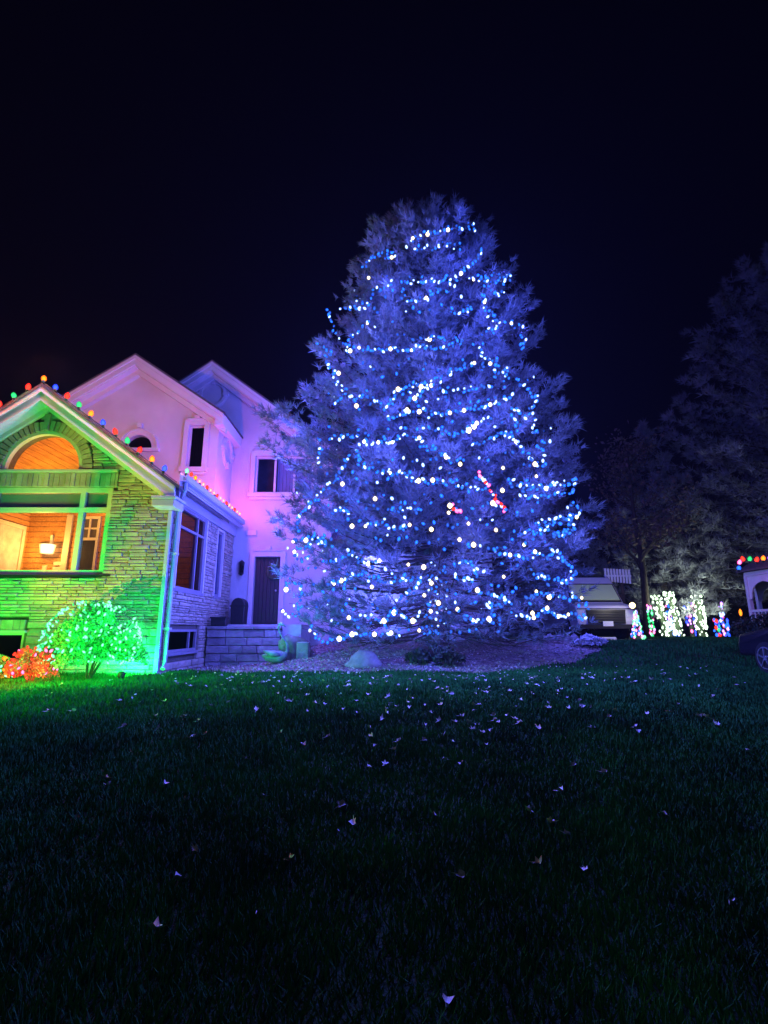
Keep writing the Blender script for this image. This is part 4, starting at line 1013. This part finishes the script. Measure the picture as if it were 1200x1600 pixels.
shrub('hedge_shrub', 'dark hedge in front of the gazebo at the right edge', (11.2, 14.2, ground(11, 14)), (1.5, .6, .62), 5000, .05, 'hedge', seed=31, stems=8)
q = P(922, 1008, 13.9)
shrub('flowering_shrub', 'low clump of pale frosted flowers at the right end of the mulch bed', (q.x, 13.9, ground(q.x, 13.9)), (.45, .3, .2), 1500, .04, 'flower', seed=33, stems=5)
for i, (px, yy, r, lab) in enumerate(((655, 12.3, .3, 'low dark plant at the left foot of the conifer trunk'), (700, 12.1, .34, 'low dark plant at the right foot of the conifer trunk'))):
    q = P(px, 990, yy); shrub('low_plant', lab, (q.x, yy, ground(q.x, yy)), (r, r*.8, r*.75), 700, .06, 'hedge', seed=70+i, stems=4)
# van
van = thing('van', 'silver van parked facing the lawn behind the right boughs of the tree', 'van', (7.4, 17.4, ground(7.4, 17.4)+.01))
VX, VY, VZ = 7.4, 17.4, ground(7.4, 17.4)+.01
prof = [(0.05, .38, .95), (0., .62, .98), (.03, .98, .99), (.12, 1.12, .97), (.72, 1.24, .96), (1.22, 1.98, .88), (1.45, 2.2, .85), (4.7, 2.28, .85), (4.95, 1.9, .9), (5.0, .95, .97), (5.0, .4, .95)]
v = []; n = len(prof)
for s in (-1, 1): v += [(VX+s*w_, VY+y, VZ+z) for y, z, w_ in prof]
f = [tuple(range(n)), tuple(range(2*n-1, n-1, -1))]+[(i, n+i, n+(i+1) % n, (i+1) % n) for i in range(n)]
f = [tuple(reversed(q)) for q in f]
MB().add(v, f).build('body', M['vanpaint'], van, bevel=.05)
def vq(name, m, pts, parent=van, th=(0, -.012, .006)):
    return MB().prism([(VX+a, VY+b, VZ+c) for a, b, c in pts], th).build(name, M[m], parent)
vq('windscreen_surround', 'black', [(-.9, .73, 1.26), (.9, .73, 1.26), (.83, 1.19, 1.93), (-.83, 1.19, 1.93)], th=(0, -.025, .015))
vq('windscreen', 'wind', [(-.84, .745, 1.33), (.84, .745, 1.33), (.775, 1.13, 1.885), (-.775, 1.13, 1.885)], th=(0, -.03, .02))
vq('bonnet_gap', 'black', [(-.94, .02, 1.0), (.94, .02, 1.0), (.94, .03, 1.025), (-.94, .03, 1.025)], th=(0, -.02, 0))
vq('grille', 'black', [(-.62, -.0, .52), (.62, -.0, .52), (.66, .03, .98), (-.66, .03, .98)], th=(0, -.03, 0))
for i in range(5): vq('grille_bar', 'black', [(-.6, -.035, .56+i*.085), (.6, -.035, .56+i*.085), (.6, -.035, .59+i*.085), (-.6, -.035, .59+i*.085)], th=(0, -.02, 0))
vq('bumper', 'black', [(-.95, -.0, .36), (.95, -.0, .36), (.95, 0, .5), (-.95, 0, .5)], th=(0, -.1, 0))
vq('number_plate', 'plate', [(-.17, -.1, .44), (.17, -.1, .44), (.17, -.1, .6), (-.17, -.1, .6)], th=(0, -.012, 0))
for s in (-1, 1):
    vq('headlight', 'headlight', [(s*.68, .02, .72), (s*.94, .06, .72), (s*.93, .1, 1.0), (s*.68, .06, .98)], th=(0, -.04, 0))
    vq('side_window', 'darkglass', [(s*.955, 1.05, 1.36), (s*.955, 4.5, 1.36), (s*.88, 4.4, 1.98), (s*.88, 1.4, 1.98)], th=(s*.012, 0, 0))
    mr = MB().box(VX+s*.98, VX+s*1.16, VY+1.1, VY+1.2, VZ+1.28, VZ+1.55).build('mirror', M['black'], van, bevel=.02)
    for yy in (1.0, 4.1):
        wh_ = MB().lathe([(.22, -.1), (.34, -.09), (.35, -.05), (.35, .07), (.33, .1), (.22, .1)], (VX+s*.87, VY+yy, VZ+.35), 20, 'x').build('wheel', M['rubber'], van)
        MB().lathe([(.2, -.02), (.21, .02), (.06, .03)], (VX+s*.96, VY+yy, VZ+.35), 14, 'x').build('rim', M['alloy'], wh_)
# slatted white panel on a post
q0, q1 = P(942, 893, 19), P(978, 910, 19)
sp = thing('slatted_panel', 'white slatted panel raised on a post above the right side of the van', 'panel', (9.3, 19.2, ground(9, 19)))
x0, x1, z0, z1 = 8.25, 9.25, P(960, 912, 19.2).z, P(960, 890, 19.2).z
xm = (x0+x1)/2
for i in range(9):
    x = x0+i*(x1-x0)/9; dz = .09*(1-i/8)
    MB().box(x, x+.07, 19.17, 19.2, z0+dz, z1+dz*.5).build('slat', M['slat'], sp)
MB().box(x0, x1, 19.2, 19.24, (z0+z1)/2, (z0+z1)/2+.06).build('rail', M['slat'], sp)
MB().box(xm+.1, xm+.2, 19.24, 19.33, ground(9, 19)-.1, z1-.1).build('post', M['bark'], sp)
# row of edging stones and a pale curb block near the van
for i in range(6):
    q = P(836+i*12, 986, 15.0); rock('edging_stone', ['pale edging stone, leftmost of six at the far edge of the bed', 'second edging stone from the left at the far edge of the bed', 'third edging stone from the left at the far edge of the bed', 'fourth edging stone from the left at the far edge of the bed', 'fifth edging stone from the left at the far edge of the bed', 'rightmost of six edging stones at the far edge of the bed'][i], (q.x, 15.0, ground(q.x, 15)+.08), (.13, .12, .13), 'boulder', 40+i, 'edging stone')
    COL.objects[-1]['group'] = 'edging stones at the far edge of the bed'
MB().box(6.85, 7.5, 17.0, 17.2, 1.28, 1.38).build('parking_block', M['plate'], None, bevel=.02, label='pale low parking block under the front of the van', category='parking block')
# dark car cut by the right edge
car = thing('parked_car', 'black car cut off by the right edge with one alloy wheel showing', 'car', (8.7, 9.5, ground(9, 9.5)))
KX, KY, KZ = 7.85, 11.75, ground(8, 11.2)
CT = lambda a, w, z: (KX+w, KY-a, KZ+z)
pf = [(0, .35), (0, .6), (.08, .8), (.9, .93), (1.35, .98), (2.1, 1.42), (3.5, 1.45), (4.3, 1.05), (4.5, .95), (4.5, .35)]
v = [CT(a, .12 if b > 1.1 else 0, b) for a, b in pf]+[CT(a, 1.75-(.12 if b > 1.1 else 0), b) for a, b in pf]; n = len(pf)
f = [tuple(range(n)), tuple(range(2*n-1, n-1, -1))]+[((i+1) % n, i, n+i, n+(i+1) % n) for i in range(n)]
MB().add(v, f).build('body', M['carpaint'], car, bevel=.06)
MB().prism([CT(1.5, .05, 1.02), CT(3.9, .05, 1.05), CT(3.4, .09, 1.38), CT(2.15, .09, 1.38)], (-.01, 0, 0)).build('side_window', M['darkglass'], car)
for w0 in (.1, 1.3):
    MB().prism([CT(0, w0, .62), CT(0, w0+.35, .62), CT(0, w0+.35, .74), CT(0, w0, .74)], (0, .02, 0)).build('headlight', M['headlight'], car)
for a in (.86, 3.5):
    for sd, wx in ((-1, -.03), (1, 1.78)):
        wx += KX; yc = KY-a; zc = KZ+.33
        wh_ = MB().lathe([(.2, 0), (.32, .01*-sd), (.33, .05*-sd), (.33, .15*-sd), (.31, .2*-sd)], (wx, yc, zc), 22, 'x').build('wheel', M['rubber'], car)
        rm = MB().lathe([(.04, .022*sd), (.05, .02*sd), (.06, 0)], (wx, yc, zc), 10, 'x')
        for q in range(5):
            t = q*2*math.pi/5+.3; rm.bar((wx+.012*sd, yc+.04*math.cos(t), zc+.04*math.sin(t)), (wx+.006*sd, yc+.215*math.cos(t), zc+.215*math.sin(t)), .02, .05, (1, 0, 0))
        for q in range(20):
            t, t2 = q*math.pi/10, (q+1)*math.pi/10; rm.bar((wx+.005*sd, yc+.215*math.cos(t), zc+.215*math.sin(t)), (wx+.005*sd, yc+.215*math.cos(t2), zc+.215*math.sin(t2)), .02, .03, (1, 0, 0))
        rm.build('rim', M['alloy'], wh_)
# gazebo
gz = thing('gazebo', 'white gazebo with an arched opening and coloured bulbs along its eave', 'gazebo', (12.4, 15.6, ground(12, 15)))
GX, GY = 13.1, 15.6; GZ = ground(12, 15.6); ZE2 = P(1175, 893, 15).z
oct_ = [(GX+1.75*math.cos(math.pi/8+i*math.pi/4), GY+1.75*math.sin(math.pi/8+i*math.pi/4)) for i in range(8)]
for i, (x, y) in enumerate(oct_): MB().box(x-.055, x+.055, y-.055, y+.055, GZ, ZE2).build('post', M['white'], gz)
for i in range(8):
    a, b = Vector((*oct_[i], 0)), Vector((*oct_[(i+1) % 8], 0)); d = (b-a).normalized(); nrm = Vector((-d.y, d.x, 0)); L = (b-a).length
    pts = [(0.05, -.02), (L-.05, -.02), (L-.05, -.75)]+[(L/2+(L/2-.12)*math.cos(t*math.pi/10), -.72+.5*math.sin(t*math.pi/10)) for t in range(0, 11)]+[(.05, -.75)]
    MB().prism([a+d*s+Vector((0, 0, ZE2+z))-nrm*.02 for s, z in pts], nrm*.04).build('arched_brace', M['white'], gz)
    MB().bar(a+Vector((0, 0, ZE2+.04)), b+Vector((0, 0, ZE2+.04)), .14, .12).build('eave_beam', M['white'], gz)
    if i != 5: MB().bar(a+Vector((0, 0, GZ+.9)), b+Vector((0, 0, GZ+.9)), .07, .07).build('rail', M['white'], gz); 
    if i != 5:
        bal = MB()
        for s in range(1, 9): p = a+d*(L*s/9); bal.box(p.x-.02, p.x+.02, p.y-.02, p.y+.02, GZ+.1, GZ+.87)
        bal.build('balusters', M['white'], gz)
for i in range(8):
    a, b = oct_[i], oct_[(i+1) % 8]; k = 1.15
    A = (GX+(a[0]-GX)*k, GY+(a[1]-GY)*k, ZE2+.1); B = (GX+(b[0]-GX)*k, GY+(b[1]-GY)*k, ZE2+.1)
    MB().add([A, B, (GX, GY, ZE2+1.3), (A[0], A[1], A[2]+.06), (B[0], B[1], B[2]+.06), (GX, GY, ZE2+1.37)], [(0, 1, 2), (5, 4, 3), (0, 3, 4, 1), (1, 4, 5, 2), (2, 5, 3, 0)]).build('roof_panel', M['shingle'], gz)
MB().prism([(x, y, GZ-.02) for x, y in oct_], (0, 0, .12)).build('deck', M['bark'], gz)
e1 = [P(1155, 890, 14.7), P(1156, 881, 14.7), P(1161, 876, 14.6), P(1172, 876, 14.45), P(1183, 877, 14.3), P(1193, 875, 14.2), P(1204, 874, 14.1), P(1216, 873, 14.0)]
c9_string('magenta, red, green and orange bulbs round the gazebo eave', e1, ['blue', 'magenta', 'red', 'green', 'red', 'orange', 'violet', 'red'], None, C9, 4.0, name='eave_string_lights')
# display of lit columns and little trees
def lit_thing(label, base, h, r, n, pal, kind, seed, scale=1.7, cone=False, name='lit_column', lean=0.):
    rs = random.Random(seed); t = thing(name, label, 'light display', base)
    X, Y, Z = base
    MB().tube([(X, Y, Z), (X+lean*.5, Y, Z+h*.5), (X+lean, Y, Z+h)], [r*.55, r*.5, r*.15 if cone else r*.5], 8).build('frame', M['hedge'], t)
    for i in range(n):
        h_ = rs.random(); rr = r*(1-h_*.85 if cone else 1)*rs.uniform(.75, 1.05); a = rs.uniform(math.pi*.85, math.pi*2.15)
        o = link('bulb', kind[rs.choice(pal)], t, (lean*h_+rr*math.cos(a), rr*math.sin(a), .08+h_*(h-.08))); s = scale*rs.uniform(.7, 1.2); o.scale = (s, s, s)
    return t
WB = {'w': bulb_mesh('bulb_frosty', E['greenwhite'], .021, .028), 'c': MINI['cyan']}
DY = 25.; gzd = ground(14, DY)
def base(px, top, Y=DY): q = P(px, 960, Y); return (q.x, Y, ground(q.x, Y)), P(px, top, Y).z-ground(q.x, Y)
for i, (px, top, r, n, lab, lean) in enumerate(((1036, 930, .22, 75, 'white lit column, leftmost of the tall ones in the light display', -.25), (1058, 925, .22, 85, 'white lit column, second from left and tallest in the display', -.3), (1092, 930, .26, 85, 'white lit column, rightmost of the tall ones in the display', 0.))):
    b, h = base(px, top); lit_thing(lab, b, h, r, n, ['w'], WB, 50+i, 2.0, lean=lean)
    lamp('column_light', (b[0], b[1]-.8, b[2]+h*.6), (.85, 1., .75), 110, .3)
b, h = base(1044, 972); lit_thing('low white glowing bush in front of the tall columns', b, h, .38, 60, ['w', 'w', 'c'], WB, 60, 2.0, cone=True, name='lit_ornament')
b, h = base(1048, 945, 25.6); lit_thing('pink and blue sparkling shape between the two left columns', b, h, .2, 30, ['cyan', 'magenta', 'blue', 'violet'], MINI, 61, 2.0, name='lit_ornament')
b, h = base(1078, 940, 25.6); lit_thing('violet and blue sparkling shape beside the rightmost column', b, h, .2, 36, ['violet', 'magenta', 'azure'], MINI, 62, 2.0, name='lit_ornament')
b, h = base(993, 955, 16.9); lit_thing('multicoloured miniature tree with a white globe beside the van', b, h, .2, 80, ['cyan', 'blue', 'magenta', 'violet', 'mint'], MINI, 63, 1.2, cone=True, name='lit_ornament')
q = P(988, 946, 16.9); lamp('globe_light', q+Vector((-.25, -.55, .1)), (1, .95, .85), 34, .12); o = link('globe_lamp', mesh_of('globe', *(lambda m: (m.v, m.f))(MB().lathe([(.02, -.1), (.08, -.06), (.1, 0), (.08, .06), (.02, .1)], (0, 0, 0), 10)), E['warm'], True), None, q, label='white glowing globe on top of the miniature tree by the van', category='globe lamp')
b, h = base(1016, 945, 24.); lit_thing('thin green and pink lit candle left of the columns', b, h, .1, 34, ['mint', 'green', 'magenta', 'violet'], MINI, 64, 1.7, name='lit_ornament')
b, h = base(1117, 968, 22.); lit_thing('short lit post with green, red and blue bulbs right of the columns', b, h, .1, 18, ['green', 'red', 'azure', 'blue'], MINI, 65, 2.0, name='lit_ornament')
b, h = base(1131, 966, 22.); lit_thing('short lit post with violet and blue bulbs nearest the gazebo', b, h, .1, 18, ['violet', 'azure', 'blue'], MINI, 66, 2.0, name='lit_ornament')
b, h = base(1127, 942, 26.); lit_thing('slim lit spire with white and violet bulbs behind the short posts', b, h, .08, 16, ['cyan', 'violet', 'red'], MINI, 67, 2.2, name='lit_ornament')
q = P(1157, 957, 20.); b = (q.x, 20., ground(q.x, 20)); lt = thing('path_lantern', 'single orange path light left of the gazebo', 'path light', b)
MB().box(q.x-.02, q.x+.02, 19.98, 20.02, b[2], q.z-.1).build('stake', M['black'], lt); link('bulb', C9['orange'], lt, q-Vector(b)).scale = (1, 1, 1.7)

# ------------------------------------------------------------------ fallen leaves on the lawn
LM = []
for i in range(6):
    rs = random.Random(i); pts = []; n = 9
    for k in range(n):
        a = 2*math.pi*k/n; r = .045*(1 if k % 2 else .62)*rs.uniform(.8, 1.15)*(1.25 if k == 0 else 1)
        x, y = r*math.cos(a), r*math.sin(a)*.8; pts.append((x, y, .012+abs(y)*rs.uniform(.3, 1.0)+max(0, x)*rs.uniform(-.1, .7)))
    v = [(0, 0, .004)]+pts+[(-.09, .0, .02)]
    f = [(0, 1+k, 1+(k+1) % n) for k in range(n)]+[(0, 5, 10)]
    LM.append(mesh_of('leaf', v, f, M['leaf'], True))
big_l = [(278,1395),(237,1473),(405,1449),(453,1361),(533,1316),(410,1260),(532,1272),(577,1212),(602,1208),(552,1303),(697,1587),(843,1367),(885,1318),(825,1280),(876,1250),(897,1207),(763,1203),(722,1206),(861,1301),(916,1380),(1149,1432),(1038,1287),(720,1383),(676,1287),(161,1230),(168,1240),(305,1342),(255,1238),(293,1164),(303,1162),(473,1176),(513,1162),(380,1196),(536,1118),(576,1147),(643,1100),(662,1168),(690,1110),(745,1142),(742,1120),(640,1070),(690,1063),(700,1082),(760,1090),(813,1140),(805,1133),(962,1120),(1092,1128),(1175,1188),(875,1072),(940,1090),(350,1085),(345,1078),(395,1074),(420,1070)]
k = 0
def put_leaf(x, y, s):
    global k
    z = ground(x, y)+.045*min(1, y/6)+.012
    o = link('fallen_leaf', LM[k % 6], None, (x, y, z+.01)); o.scale = (s, s, s)
    o.rotation_euler = (R_(0, .7), R_(-.4, .4), R_(0, 6.28)); k += 1
    zone = 0 if y < 5.5 else 1 if y < 8.5 else 2
    o['label'] = ('pale fallen leaf on the darkest nearest part of the lawn', 'pale fallen leaf on the middle of the lawn', 'small pale fallen leaf on the far lawn close to the mulch bed')[zone]; o['category'] = 'leaf'
    o['group'] = ('fallen leaves on the near lawn', 'fallen leaves on the middle lawn', 'fallen leaves on the far lawn')[zone]
for px, py in big_l:
    q = PG(px, py); put_leaf(q.x, q.y, R_(.7, 1.15))
for i in range(190):
    px = random.gauss(690, 190) if i % 3 else R_(60, 1150); py = 1058+abs(random.gauss(0, 55))
    if not 20 < px < 1180: continue
    q = PG(px, py)
    if not in_bed(q.x, q.y) and q.y < 12.5 and not (q.x < -4.5 and q.y > 10): put_leaf(q.x, q.y, R_(.6, 1.2))

# ------------------------------------------------------------------ night air
hm = bpy.data.materials.new('night_air'); hm.use_nodes = True; n = hm.node_tree; n.nodes.clear()
o_ = n.nodes.new('ShaderNodeOutputMaterial'); pv = n.nodes.new('ShaderNodeVolumePrincipled')
pv.inputs['Color'].default_value = (.8, .85, 1, 1); pv.inputs['Density'].default_value = .0005; pv.inputs['Anisotropy'].default_value = .3
n.links.new(pv.outputs[0], o_.inputs['Volume'])
MB().box(-60, 60, -12, 90, -1.2, 27).build('haze', hm, None, kind='stuff')
cy.volume_bounces = 0; cy.volume_step_rate = 20
